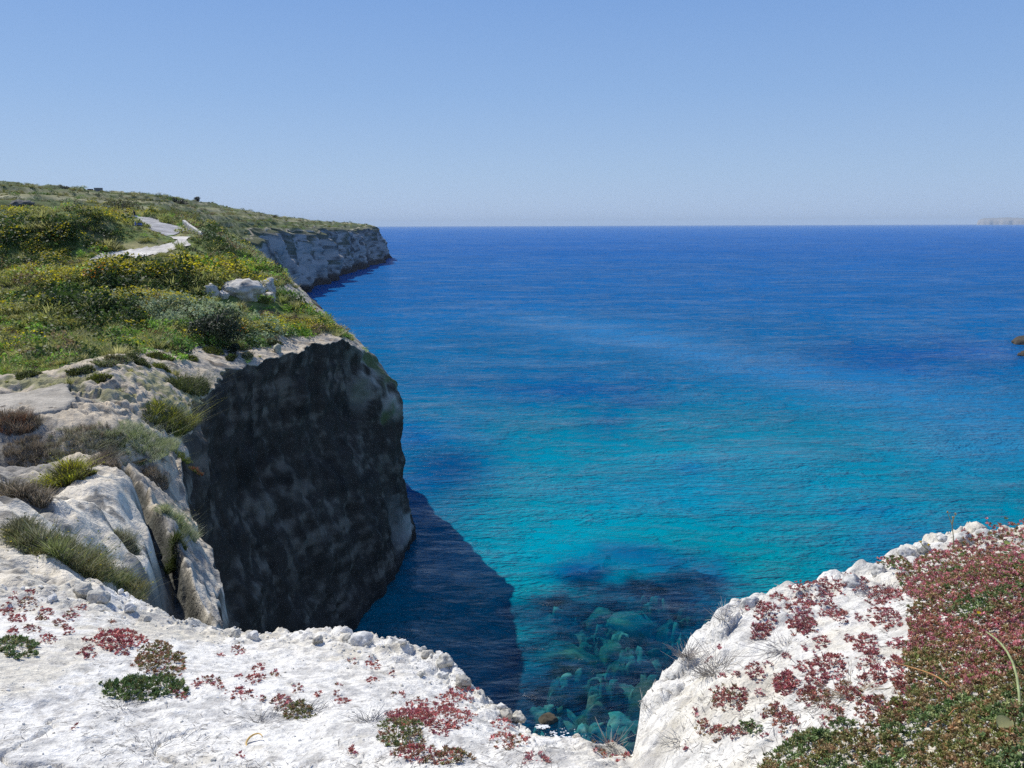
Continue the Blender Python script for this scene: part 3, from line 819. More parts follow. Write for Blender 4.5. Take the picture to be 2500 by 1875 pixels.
# ------------------------------------------------------------------ rocks
def ico(n):
    me0 = bpy.data.meshes.new('t'); import bmesh
    bm = bmesh.new(); bmesh.ops.create_icosphere(bm, subdivisions=n, radius=1.0)
    V = np.array([v.co[:] for v in bm.verts]); T_ = np.array([[v.index for v in f.verts] for f in bm.faces]); bm.free()
    bpy.data.meshes.remove(me0)
    return V, T_
ICO = {k: ico(k) for k in (1, 2, 3, 4, 5)}
def rock_mesh(name, seed, base=(.6, .57, .5), n=4, rough=.35, cuts=7, scale=(1, 1, 1), grain=.06):
    r_ = np.random.default_rng(seed)
    V, T_ = ICO[n]; V = V.copy()
    for k in range(cuts):                       # flat broken faces
        d = r_.normal(size=3); d /= np.linalg.norm(d); h = r_.uniform(.55, .9)
        s_ = V @ d; V = V - np.maximum(s_ - h, 0)[:, None] * d * .85
    o = r_.uniform(-50, 50, 3)
    nn = fbm(V[:, 0] * 1.6 + o[0], V[:, 1] * 1.6 + o[1], V[:, 2] * 1.6 + o[2], 3, seed) * rough + fbm(V[:, 0] * 6 + o[0], V[:, 1] * 6, V[:, 2] * 6, 4, seed + 1) * grain
    V = V * (1 + nn)[:, None] * np.array(scale)
    cn = fbm(V[:, 0] * 3 / max(scale), V[:, 1] * 3 / max(scale), V[:, 2] * 3 / max(scale), 4, seed + 3)[:, None]
    c = lerp(np.array(base), np.array(base) * .55, sstep(.05, .4, cn))
    return mesh_np(name, V, None, T_, {'col': c})
def rock(name, label, loc, scale, seed, base=(.6, .57, .5), n=4, rz=0.0, group=None, mat=None, sink=.35, cat='rock', rough=.35, cuts=7, grain=.06):
    me = rock_mesh(name, seed, base, n, rough, cuts, scale, grain)
    o = obj(name, me, mat or M_STONE, None, (loc[0], loc[1], loc[2] + scale[2] * (1 - sink) - scale[2] * .35), (0, 0, rz))
    return tag(o, label, cat, group)
for i, ((x0, y0), b) in enumerate(zip(_bd, BOULDERS)):
    rock('sunken_boulder', b[7], (x0, y0, -b[4] - b[5] * 1.12), (b[2], b[3], b[5]), 300 + i, b[6], 4, .2 * i, 'sunken boulders in the cove', M_BED, .35, 'boulder', .3, 5)
# rock awash with foam, and the skerries at the right edge
x0, y0 = sea_pt(548, 722)
rock('awash_rock', 'dark brown rock breaking the surface with white foam on it', (x0, y0 + .3, -.75), (1.0, .9, .9), 401, (.10, .085, .06), 4, .4, None, M_BED, .3, 'rock')
def foam_mesh(cx, cy, rx, ry, n, seed):
    r_ = np.random.default_rng(seed); mb = MB()
    for k in range(n):
        a = r_.uniform(0, 6.283); q = r_.uniform(0, 1) ** .6
        x, y = cx + rx * q * math.cos(a), cy + ry * q * math.sin(a)
        m = 7; th = np.linspace(0, 6.283, m, endpoint=False)
        s_ = r_.uniform(.03, .11) * (1.3 - q)
        V = np.c_[x + np.cos(th) * s_ * r_.uniform(.6, 1.6, m) * 1.6, y + np.sin(th) * s_ * r_.uniform(.6, 1.4, m), np.full(m, .03 + r_.uniform(0, .05))]
        V = np.r_[V, [[x, y, .07]]]
        mb.add(V, (), [(j, (j + 1) % m, m) for j in range(m)], (.85, .87, .88))
    return mb.mesh('foam', True)
M_FOAM = mat_plain('foam', (.85, .87, .88), .8, 6, .1, .2, True)
kind(obj('foam', foam_mesh(x0 - .55, y0 - .75, .75, .45, 110, 5), M_FOAM), 'stuff')
kind(obj('foam', foam_mesh(x0 + 1.2, y0 - 2.2, 2.2, 1.2, 70, 6), M_FOAM), 'stuff')
for i, (px_, py_, sx, sy, sz, lab) in enumerate([(1036, 344, 8.5, 5, 4.0, 'larger brown rock islet standing out of the sea at the frame edge'),
                                                 (1033, 356, 5.0, 3.0, 2.2, 'smaller brown rock islet in front of the larger one')]):
    x1, y1 = sea_pt(px_, py_)
    rock('rock_islet', lab, (x1, y1, -sz * .3), (sx, sy, sz), 410 + i, (.085, .075, .06), 4, 0, 'rock islets at the frame edge', M_LAND, .2, 'rock')
# far island beyond the horizon's edge
ai, _ = azte(np.array([977.0, 1000, 1024, 1100]), np.full(4, 222.0))
ir = 42000
aa = np.linspace(ai[0], ai[-1], 160)
prof_i = np.interp(aa, [ai[0], ai[0] + .0008, ai[0] + .006, ai[0] + .03, ai[0] + .045, ai[0] + .06, ai[-1]], [40, 210, 290, 330, 275, 315, 335]) + fbm(aa * 150, aa * 0, None, 3, 151) * 18
rows = []
for q, zf, dr in [(0, 0, -500), (1, .45, -380), (2, .62, -330), (3, .80, 0), (4, 1.0, 700), (5, .9, 2500), (6, 0, 3500)]:
    rr = ir + dr + fbm(aa * 120, aa * 0 + q * .2, None, 2, 152) * 120
    x, y = xy(aa, rr); rows.append(np.stack([x, y, prof_i * zf + (-1 if zf == 0 else 0)], -1))
V = np.stack(rows); ic = np.full(V.shape, 0.0); ic[:3] = (.40, .36, .31); ic[3:] = (.30, .28, .24)
isl = kind(obj('island', mesh_np('island', V.reshape(-1, 3), grid_quads(len(rows), len(aa)), None, {'col': ic.reshape(-1, 3)}), M_LAND), 'structure')
isl['label'] = 'faint pale island on the horizon'


# ------------------------------------------------------------------ scatter: instances of the object's own prototype islands (ground cover only)
def scatter(name, pts, rot, scl, colr, idx, protos, mat):
    V = [np.asarray(pts, float)]; n = len(pts)
    pk = [np.full(n, -1, np.int32)]; tris = []
    o = n
    for k, (pv, pt) in enumerate(protos):
        V.append(np.asarray(pv)); pk.append(np.full(len(pv), k, np.int32)); tris.append(np.asarray(pt) + o); o += len(pv)
    ext = o - n
    me = mesh_np(name, np.concatenate(V), None, np.concatenate(tris), {
        'pk': np.concatenate(pk), 'idx': np.r_[np.asarray(idx, np.int32), np.full(ext, -1, np.int32)].astype(np.int32),
        'rot': np.r_[rot, np.zeros((ext, 3))], 'scl': np.r_[scl, np.ones((ext, 3))], 'col': np.r_[colr, np.ones((ext, 3))]}, False)
    ob = obj(name, me, mat)
    ng = bpy.data.node_groups.new(name, 'GeometryNodeTree')
    ng.interface.new_socket('Geometry', in_out='INPUT', socket_type='NodeSocketGeometry')
    ng.interface.new_socket('Geometry', in_out='OUTPUT', socket_type='NodeSocketGeometry')
    N, L = ng.nodes, ng.links
    gi, go = N.new('NodeGroupInput'), N.new('NodeGroupOutput')
    def na_(nm, t):
        a = N.new('GeometryNodeInputNamedAttribute'); a.data_type = t; a.inputs['Name'].default_value = nm; return a.outputs['Attribute']
    def eq(sock, v):
        c = N.new('FunctionNodeCompare'); c.data_type = 'INT'; c.operation = 'EQUAL'; L.new(sock, c.inputs[2]); c.inputs[3].default_value = v; return c.outputs[0]
    def sep_(v):
        s_ = N.new('GeometryNodeSeparateGeometry'); s_.domain = 'POINT'; L.new(gi.outputs[0], s_.inputs[0]); L.new(eq(na_('pk', 'INT'), v), s_.inputs[1]); return s_.outputs[0]
    p = sep_(-1); J = N.new('GeometryNodeJoinGeometry')
    for k in range(len(protos)):
        ip = N.new('GeometryNodeInstanceOnPoints')
        L.new(p, ip.inputs['Points']); L.new(eq(na_('idx', 'INT'), k), ip.inputs['Selection']); L.new(sep_(k), ip.inputs['Instance'])
        L.new(na_('rot', 'FLOAT_VECTOR'), ip.inputs['Rotation']); L.new(na_('scl', 'FLOAT_VECTOR'), ip.inputs['Scale'])
        L.new(ip.outputs[0], J.inputs[0])
    L.new(J.outputs[0], go.inputs[0])
    md = ob.modifiers.new('scatter', 'NODES'); md.node_group = ng
    return kind(ob, 'stuff')

def leaf_cloud(r_, n, size, shape='dome', up=.35):
    """n small leaf faces through the volume of a unit dome"""
    V, T_ = [], []
    lob = r_.normal(size=(6, 3)); lob /= np.linalg.norm(lob, axis=1)[:, None]
    for k in range(n):
        d = r_.normal(size=3); d /= np.linalg.norm(d); d[2] = abs(d[2])
        q = r_.uniform(.35, 1) ** .6
        q *= .72 + .34 * max(0, (lob @ d).max())
        p = d * q
        if shape == 'flat': p[2] *= .45
        if shape == 'spire': p[0] *= 1 - .55 * p[2]; p[1] *= 1 - .55 * p[2]; p[2] *= 1.35
        nn = d + r_.normal(size=3) * .75 + np.array([0, 0, up]); nn /= np.linalg.norm(nn)
        a = np.cross(nn, r_.normal(size=3)); a /= np.linalg.norm(a); b = np.cross(nn, a)
        s_ = size * r_.uniform(.6, 1.4)
        i = len(V)
        V += [p - a * s_ * .5, p + b * s_ * .32, p + a * s_ * .5, p - b * s_ * .32]
        T_ += [(i, i + 1, i + 2), (i, i + 2, i + 3)]
    return np.array(V), np.array(T_)
def blade_tuft(r_, n, w, lean=.5, h0=.5):
    V, T_ = [], []
    for k in range(n):
        a = r_.uniform(0, 6.283); q = r_.uniform(0, .35)
        b = np.array([math.cos(a) * q, math.sin(a) * q, 0])
        d = np.array([math.cos(a) * lean * r_.uniform(.2, 1.3) + r_.normal() * .15, math.sin(a) * lean * r_.uniform(.2, 1.3) + r_.normal() * .15, r_.uniform(h0, 1.05)])
        s_ = np.array([-math.sin(a), math.cos(a), 0]) * w
        i = len(V)
        V += [b - s_, b + s_, b + d * .55 + s_ * .7, b + d * .55 - s_ * .7, b + d * np.array([1.25, 1.25, .95])]
        T_ += [(i, i + 1, i + 2), (i, i + 2, i + 3), (i + 3, i + 2, i + 4)]
    return np.array(V), np.array(T_)
def flower_top(r_, n, size):
    V, T_ = [], []
    for k in range(n):
        a = r_.uniform(0, 6.283); q = math.sqrt(r_.uniform(0, 1)) * .9
        p = np.array([math.cos(a) * q, math.sin(a) * q, .75 * math.sqrt(max(0, 1 - q * q)) + r_.uniform(.0, .3)])
        nn = np.array([r_.normal() * .5, r_.normal() * .5, 1.0]); nn /= np.linalg.norm(nn)
        u_ = np.cross(nn, [0, 1, .1]); u_ /= np.linalg.norm(u_); v_ = np.cross(nn, u_); s_ = size * r_.uniform(.6, 1.4)
        i = len(V); V += [p - u_ * s_, p + v_ * s_, p + u_ * s_, p - v_ * s_]; T_ += [(i, i + 1, i + 2), (i, i + 2, i + 3)]
    return np.array(V), np.array(T_)
r0 = np.random.default_rng(11)
SHR = [leaf_cloud(r0, 130, .22), leaf_cloud(r0, 130, .20, 'dome', .1), leaf_cloud(r0, 110, .22, 'flat', .6), leaf_cloud(r0, 120, .2, 'spire', .2), blade_tuft(r0, 60, .035), flower_top(r0, 60, .058), leaf_cloud(r0, 60, .34, 'flat', .8)]

ROADS = [  # strips as left and right borders, (pixel x, distance)
    ('road', [(60, 199), (100, 197), (117, 196), (126, 181), (135, 172), (147, 164), (157, 157), (166, 151)], [(72, 206), (103, 206), (122, 206), (139, 193), (151, 185), (164, 178), (178, 173), (191, 169)]),
    ('footpath', [(166, 152), (177, 148.5), (174, 145), (152, 142), (122, 140.5), (96, 139.5)], [(190, 155), (187, 149.5), (190, 143), (164, 136.5), (126, 135.5), (88, 136.5)])]
def in_poly(x, y, poly):
    c = np.zeros(np.shape(x), bool); n = len(poly); j = n - 1
    for i in range(n):
        (xi, yi), (xj, yj) = poly[i], poly[j]
        c ^= ((yi > y) != (yj > y)) & (x < (xj - xi) * (y - yi) / (yj - yi + 1e-12) + xi)
        j = i
    return c
def strip(name, A, B, mat, lift, colr, nl=90, nw=12):
    A, B = np.array(A, float), np.array(B, float)
    s_ = np.linspace(0, len(A) - 1, nl); k = np.arange(len(A))
    E = [np.c_[np.interp(s_, k, X[:, 0]), np.interp(s_, k, X[:, 1])] for X in (A, B)]
    w = np.linspace(0, 1, nw)[None, :, None]
    G = E[0][:, None] * (1 - w) + E[1][:, None] * w
    G = G + (fbm(G[..., 0] / 5, G[..., 1] / 3, None, 3, 161) * np.abs(w[..., 0] - .5) * 2)[..., None] * np.array([3.5, 1.3])
    a, _ = azte(G[..., 0], np.full(G.shape[:2], 240.0))
    z = land_z(a, G[..., 1]) + lift
    x, y = xy(a, G[..., 1])
    n = fbm(x / 2, y / 2, None, 4, 162)[..., None]
    c = np.array(colr) * (1 + .5 * n)
    return kind(obj(name, mesh_np(name, np.stack([x, y, z], -1).reshape(-1, 3), grid_quads(nl, nw), None, {'col': c.reshape(-1, 3)}), mat), 'structure')
rd = strip('road', ROADS[0][1], ROADS[0][2], M_LAND, .12, (.42, .41, .40)); rd['label'] = 'pale grey lane climbing over the headland'
fp = strip('footpath', ROADS[1][1], ROADS[1][2], M_LAND, .14, (.68, .635, .555)); fp['label'] = 'white dirt path below the lane'
def road_mask(px, r):
    m = np.zeros(np.shape(px), bool)
    for _, A, B in ROADS:
        m |= in_poly(px, r, A + B[::-1])
    return m

# ---- scrub over the headland
G_DARK, G_MID, G_OLIVE, G_GREY, G_YEL, G_BRN, G_BRIGHT = map(np.array, ((.050, .085, .020), (.11, .20, .035), (.24, .26, .06), (.27, .33, .18), (.58, .51, .025), (.20, .15, .075), (.19, .33, .045)))
YSPOT = [(12, 250, 24, 7), (110, 277, 60, 7), (45, 282, 40, 7), (165, 303, 55, 4), (105, 222, 26, 8), (60, 258, 30, 8), (30, 205, 40, 8), (235, 292, 22, 9), (280, 330, 50, 5), (180, 213, 40, 5), (215, 275, 40, 8), (8, 215, 16, 8), (140, 242, 20, 6), (70, 240, 30, 5)]
DSPOT = [(70, 240, 62, 10), (20, 236, 40, 12), (120, 233, 30, 9), (170, 278, 70, 12), (60, 308, 60, 12), (110, 268, 30, 6), (150, 290, 60, 8), (215, 240, 30, 6)]
def scrub_points(n, r_lo, r_hi, power):
    r = np.exp(np.log(r_lo) + (np.log(r_hi) - np.log(r_lo)) * rng.uniform(0, 1, n) ** power)
    e = edge_az(r); az = e - (e - math.radians(-46)) * rng.uniform(0, 1, n)
    x, y = xy(az, r); de = (e - az) * r
    px = 512 + F * np.tan(az) * 1.02
    v = land_veg(az, r, x, y, de)
    keep = (rng.uniform(0, 1, n) < v * .97 + .015) & ~road_mask(px, r) & ~((px > 203) & (px < 282) & (r > 104) & (r < 121) & (rng.uniform(0, 1, n) < .72)) & ~((px > 283) & (px < 335) & (r > 119) & (r < 148) & (rng.uniform(0, 1, n) < .85))
    return az[keep], r[keep], x[keep], y[keep], de[keep]
def build_scrub(name, n, r_lo, r_hi, power, smin, smax, protos):
    az, r, x, y, de = scrub_points(n, r_lo, r_hi, power)
    z = land_z(az, r); m = len(az)
    px, py = proj(x, y, z)
    f1 = fbm(x / 10, y / 10, None, 3, 171) * 1.3; f2 = fbm(x / 5, y / 5, None, 3, 172) * 1.2; f3 = fbm(x / 18, y / 18, None, 3, 173)
    if r_lo > 180: f1 = fbm(z / 5, az * 12, None, 3, 174); f3 = fbm(x / 60, y / 60, None, 3, 175)
    ye = sum(np.exp(-((px - a) / b) ** 2 - ((py - c) / d) ** 2) for a, c, b, d in YSPOT)
    da = sum(np.exp(-((px - a) / b) ** 2 - ((py - c) / d) ** 2) for a, c, b, d in DSPOT)
    u_ = rng.uniform(0, 1, m)
    c = np.where((f1 > .05)[:, None], G_MID, G_OLIVE)
    c = np.where((f2 + .3 * rng.normal(0, 1, m) * .5 > .22)[:, None], G_BRIGHT, c)
    c = np.where((f3 + rng.normal(0, .12, m) > .22)[:, None], G_GREY, c)
    c = np.where((u_ < .10)[:, None], G_BRN, c)
    c = np.where((f1 + da * .75 + rng.normal(0, .15, m) > .32)[:, None], G_DARK, c)
    idx = rng.choice([0, 1, 1, 3], m)
    fl = np.where(r < 230, np.clip(ye * 1.7 - .22, 0, .9) + np.where(f2 > .25, .10, .0) + .012, .03 + .25 * (f1 > .3)) > rng.uniform(0, 1, m)
    grass = (rng.uniform(0, 1, m) < .32 + .3 * (f3 < -.1)) & ~fl
    c = np.where(grass[:, None], lerp(np.array([.20, .23, .06]), np.array([.36, .34, .14]), rng.uniform(0, 1, (m, 1))), c)
    idx = np.where(grass, 4, np.where((f3 < 0) & (u_ > .6), 2, idx))
    s_ = (smin + (smax - smin) * rng.uniform(0, 1, m) ** 1.8) * np.interp(r, [50, 75, 120, 160, 220, 1200], [.55, .95, 1.25, 1.3, 1.3, 2.6])
    s_ *= np.where(r < 66, .6, 1) * np.where((px > 60) & (px < 205) & (r > 126) & (r < 139), .5, 1) * np.where((px > 112) & (px < 205) & (r > 141) & (r < 162), .35, 1)
    s_ = s_ * np.where(da > .5, 1.25, 1) * np.clip(.35 + de / 6, .35, 1)
    hz = np.where(idx == 4, .75, rng.uniform(.6, 1.15, m)) * np.where(r > 230, .75, 1)
    scl = np.stack([s_, s_ * rng.uniform(.8, 1.2, m), s_ * hz], 1)
    rot = np.stack([rng.normal(0, .12, m), rng.normal(0, .12, m), rng.uniform(0, 6.28, m)], 1)
    P = np.stack([x, y, z - .05 * s_], 1)
    c = c * rng.uniform(.9, 1.5, (m, 1)) * np.where(r > 230, .58, 1.0)[:, None]
    k = np.where(fl)[0]                                                      # flower heads on their shrubs
    P2, s2 = P[k], scl[k] * 1.04
    c2 = np.where((rng.uniform(0, 1, len(k)) < .02)[:, None], np.array([.5, .2, .02]), G_YEL) * rng.uniform(.6, 1.15, (len(k), 1))
    return scatter(name, np.r_[P, P2], np.r_[rot, rot[k]], np.r_[scl, s2], np.r_[c, c2], np.r_[idx, np.full(len(k), 5)], protos, M_LEAFI)
sb = build_scrub('scrub', 15000, 54, 235, 1.0, .55, 1.75, SHR); sb['label'] = 'dense green and yellow scrub on the headland'
sf = build_scrub('scrub', 6500, 225, 1230, .9, .7, 1.7, SHR); sf['label'] = 'low scrub on the far terraced hillside'

# ---- single shrubs and trees that stand out of the scrub
def plant_mesh(name, seed, n, size, c, shape='dome', var=.35, flower=0, up=.2):
    r_ = np.random.default_rng(seed); mb = MB()
    V, T_ = leaf_cloud(r_, n, size, shape, up)
    cc = np.repeat(np.array(c) * r_.uniform(1 - var, 1 + var, (n, 1)), 4, 0)
    mb.add(V, (), T_, cc)
    if flower:
        V, T_ = flower_top(r_, flower, .05); mb.add(V, (), T_, G_YEL)
    return mb.mesh(name)
bush_kinds = [('rounded_shrub', 'rounded dark green shrub in the headland scrub', (.030, .046, .016), 'dome', 0), ('grey_shrub', 'grey green cushion shrub in the headland scrub', (.15, .17, .10), 'dome', 0),
              ('flowering_shrub', 'yellow flowering shrub in the headland scrub', (.09, .10, .02), 'dome', 130), ('brown_shrub', 'brown dry shrub in the headland scrub', (.10, .075, .04), 'flat', 0)]
r1 = np.random.default_rng(21)
for nm, lab, c, shp, fl in bush_kinds:
    mesh0 = plant_mesh(nm, 500 + len(nm), 420, .13, c, shp, .4, fl)
    for k in range({'rounded_shrub': 26, 'grey_shrub': 16, 'flowering_shrub': 18, 'brown_shrub': 14}[nm]):
        for tr_ in range(40):
            r_ = float(np.exp(r1.uniform(math.log(62), math.log(200)))); e = float(edge_az(np.array([r_]))[0]); a = e - r1.uniform(.03, .75) * (e + .62)
            x, y = xy(a, r_); px_ = 512 + F * math.tan(a) * 1.02
            if px_ > -20 and land_veg(np.array([a]), np.array([r_]), np.array([x]), np.array([y]), np.array([(e - a) * r_]))[0] > .8 and not road_mask(np.array([px_]), np.array([r_]))[0] and not (40 < px_ < 215 and 122 < r_ < 172): break
        z = float(land_z(np.array([a]), np.array([r_]))[0])
        s_ = r1.uniform(.8, 1.5) * (r_ / 100) ** .35
        o = obj(nm, mesh0, M_LEAF, None, (x, y, z - .1), (0, 0, r1.uniform(0, 6.28)), (s_, s_ * r1.uniform(.85, 1.2), s_ * r1.uniform(.65, .95)))
        tag(o, lab, 'shrub', {'rounded_shrub': 'dark shrubs in the scrub', 'grey_shrub': 'grey shrubs in the scrub', 'flowering_shrub': 'yellow flowering shrubs in the scrub', 'brown_shrub': 'dry shrubs in the scrub'}[nm])
def tree(name, label, cat, px, py_base, r_, wid, hgt, c, seed, n=500, trunk_h=.35, lobes=5, group=None, spread=.55, leaf=.16):
    P = land_at(px, r_)[0]
    e = bpy.data.objects.new(name, None); col.objects.link(e); e.location = P; tag(e, label, cat, group)
    q = np.random.default_rng(seed); mb = MB(); tw = MB()
    tw.tube([(0, 0, -.3), (.03 * wid, 0, trunk_h * hgt * .5), (0, .02 * wid, trunk_h * hgt), (.05 * wid, 0, hgt * .6)], [.05 * wid, .045 * wid, .035 * wid, .015 * wid], 7, (.11, .09, .07))
    for k in range(lobes):
        a = 6.283 * k / lobes + q.uniform(-.4, .4); d = spread * wid * .5 * (0 if k == 0 else q.uniform(.6, 1.1))
        cx, cy, cz = math.cos(a) * d, math.sin(a) * d, hgt * (trunk_h + q.uniform(-.1, .3) * (1 - trunk_h)) + (hgt * .15 if k == 0 else 0)
        rad = wid * .5 * q.uniform(.45, .62) * (1.15 if k == 0 else 1)
        tw.tube([(0, 0, trunk_h * hgt * .7), (cx * .5, cy * .5, (trunk_h * hgt * .7 + cz) / 2), (cx, cy, cz)], [.022 * wid, .016 * wid, .007 * wid], 5, (.11, .09, .07))
        nl = n // lobes
        d_ = q.normal(size=(nl, 3)); d_ /= np.linalg.norm(d_, axis=1)[:, None]
        p = d_ * (q.uniform(.25, 1, (nl, 1)) ** .5) * rad * np.array([1, 1, .85]) + np.array([cx, cy, min(cz, hgt - rad * .6)])
        p[:, 2] = np.maximum(p[:, 2], .05)
        nn = d_ + q.normal(size=(nl, 3)) * .7; nn /= np.linalg.norm(nn, axis=1)[:, None]
        a_ = np.cross(nn, q.normal(size=(nl, 3))); a_ /= np.linalg.norm(a_, axis=1)[:, None]; b_ = np.cross(nn, a_)
        s_ = (leaf * q.uniform(.6, 1.4, (nl, 1)))
        V = np.stack([p - a_ * s_, p + b_ * s_ * .6, p + a_ * s_, p - b_ * s_ * .6], 1).reshape(-1, 3)
        i = np.arange(nl) * 4
        cc = np.repeat(np.array(c) * q.uniform(.6, 1.45, (nl, 1)) * q.uniform(.8, 1.2), 4, 0)
        mb.add(V, (), np.r_[np.c_[i, i + 1, i + 2], np.c_[i, i + 2, i + 3]], cc)
    obj('crown', mb.mesh('crown'), M_LEAF, e); obj('trunk', tw.mesh('trunk', True), M_TWIG, e)
    return e
tree('evergreen_shrub', 'big dark evergreen shrub at the edge of the bare cliff rock', 'shrub', 210, 347, 84, 5.4, 5.4, (.042, .058, .03), 31, 3600, .3, 9, None, .62, .13)
tree('evergreen_shrub', 'small dark shrub tucked under the big evergreen shrub', 'shrub', 227, 350, 81.5, 1.7, 1.5, (.034, .045, .024), 32, 500, .3, 4, None, .6, .1)
tree('hill_tree', 'left tree of the dark pair on the skyline ridge', 'tree', 177, 199, 590, 6.5, 5.2, (.05, .055, .04), 33, 260, .3, 4, None, .6, .5)
tree('hill_tree', 'right and wider tree of the dark pair on the skyline ridge', 'tree', 185, 200, 595, 9, 4.6, (.055, .055, .04), 34, 300, .25, 5, None, .7, .5)
tree('hill_tree', 'small lone dark tree right of the pair on the ridge', 'tree', 201, 202, 620, 5, 4.2, (.05, .05, .04), 35, 200, .3, 4, None, .6, .45)
tree('hill_tree', 'pale grey left bush of the two beside the stone huts', 'shrub', 66, 189, 470, 5.5, 3.6, (.13, .14, .11), 36, 260, .25, 4, None, .6, .4)
tree('hill_tree', 'pale grey right bush of the two beside the stone huts', 'shrub', 73, 190, 472, 5.8, 3.4, (.12, .13, .10), 37, 260, .25, 4, None, .6, .4)
tree('hill_tree', 'feathery olive tree standing behind the lane', 'tree', 126, 214, 225, 9, 5.0, (.13, .13, .06), 38, 900, .25, 6, None, .7, .3)
tree('hill_tree', 'dark low bush beside the tan wall end', 'shrub', 116, 211, 255, 3.6, 2.2, (.035, .045, .03), 39, 260, .25, 4, None, .6, .22)
tree('hill_tree', 'small bush on the slope of the far cape skyline', 'shrub', 277, 215, 800, 6, 3.4, (.06, .06, .04), 40, 160, .25, 3, None, .6, .5)

# ---- rocks on the slope
def srock(px, py, rx, ry, seed, label, base=(.60, .565, .50), sink=.3, depth=1.0, rmin=30, name='outcrop_rock', group=None, rz=0.0, n=4, cuts=8):
    P, r_ = land_pick(px, py, rmin); k = r_ / F
    return rock(name, label, P, (rx * k, rx * k * depth, ry * k * 1.6), seed, base, n, rz, group, M_LAND, sink, 'rock', .5, cuts, .16)
srock(241, 294, 23, 6.6, 601, 'largest white boulder of the outcrop above the cliff', depth=.8)
srock(266, 292, 11, 6, 602, 'white boulder at the right end of the outcrop')
srock(211, 297, 7, 5.5, 603, 'small white boulder at the left end of the outcrop')
srock(268, 300, 7, 4, 604, 'small white boulder lying below the outcrop')
srock(224, 298, 5, 3, 608, 'little grey boulder between the left and largest outcrop boulders')
srock(20, 206, 10, 2.6, 605, 'grey rock on the hillside among yellow flowers', (.17, .165, .15), .7)
srock(2, 341, 4, 2.4, 606, 'small white stone at the left frame edge in the scrub')
srock(278, 352, 4.5, 3.2, 607, 'pale pointed stone beside the dark shrub', (.5, .5, .38))
# flat slab with the shaded hollow below it
def slab(name, label, pts, z0, th, c, seed):
    a, te = azte([p[0] * S for p in pts], [p[1] * S for p in pts])
    for _ in range(3):
        r_ = (z0 - CAMZ) / te; z0 = .5 * z0 + .5 * (np.percentile(land_z(a, r_), 75) + .25)
    r_ = (z0 - CAMZ) / te; x, y = xy(a, r_); n = len(pts)
    m = 8; X = np.concatenate([np.linspace(x[i], x[(i + 1) % n], m, endpoint=False) for i in range(n)]); Y = np.concatenate([np.linspace(y[i], y[(i + 1) % n], m, endpoint=False) for i in range(n)])
    j = fbm(X * 1.1, Y * 1.1, None, 4, seed) * .45; cx, cy = X.mean(), Y.mean()
    k = 1 + j / np.hypot(X - cx, Y - cy)
    X, Y = cx + (X - cx) * k, cy + (Y - cy) * k
    N = len(X); rings = []
    for f_, dz in ((0.3, .06), (.62, .05), (.9, .03), (.985, 0), (1.0, -.08), (1.0, -.4 * th), (.96, -th), (.90, -th * 1.8)):
        xx, yy_ = cx + (X - cx) * f_, cy + (Y - cy) * f_
        rings.append(np.stack([xx, yy_, z0 + dz + fbm(xx * .7, yy_ * .7, None, 4, seed + 2) * .14 + fbm(xx * 3, yy_ * 3, None, 3, seed + 2) * .04 + (fbm(xx * 2, yy_ * 2 + dz * 3, None, 3, seed + 3) * .12 if dz < -.1 else 0)], 1))
    V = np.concatenate(rings + [np.array([[cx, cy, z0 + .07]])]); R_ = len(rings); i = np.arange(N); j = (i + 1) % N
    Q = np.concatenate([np.c_[k_ * N + i, (k_ + 1) * N + i, (k_ + 1) * N + j, k_ * N + j] for k_ in range(R_ - 1)])
    T_ = np.c_[i, j, np.full(N, R_ * N)]
    cc = np.array(c) * (1 + .5 * fbm(V[:, 0] * .8, V[:, 1] * .8, None, 4, seed + 5)[:, None])
    return tag(obj(name, mesh_np(name, V, Q, T_, {'col': cc}), M_LAND), label, 'rock')
slab('rock_slab', 'broad flat grey slab jutting out over a shaded hollow', [(-90, 858), (0, 850), (60, 846), (82, 838), (140, 828), (155, 838), (158, 868), (145, 884), (60, 896), (0, 898), (-90, 900)], 35.25, .8, (.44, .40, .33), 701)
# puddle on the rock beside the fissure
P, r_ = land_pick(139, 461, 18)
th = np.linspace(0, 6.283, 24, endpoint=False); rr = 1 + .25 * fbm(np.cos(th) * 2, np.sin(th) * 2, None, 3, 5)
V = np.r_[np.c_[np.cos(th) * .40 * rr, np.sin(th) * .34 * rr, np.zeros(24)], [[0, 0, 0]]]
M_PUD = mat_plain('puddle_water', (.12, .085, .04), .08, 3, .2, .5)
pd = obj('puddle', mesh_np('puddle', V, None, [(i, (i + 1) % 24, 24) for i in range(24)]), M_PUD, None, (P[0], P[1], P[2] + .03)); kind(pd, 'structure')

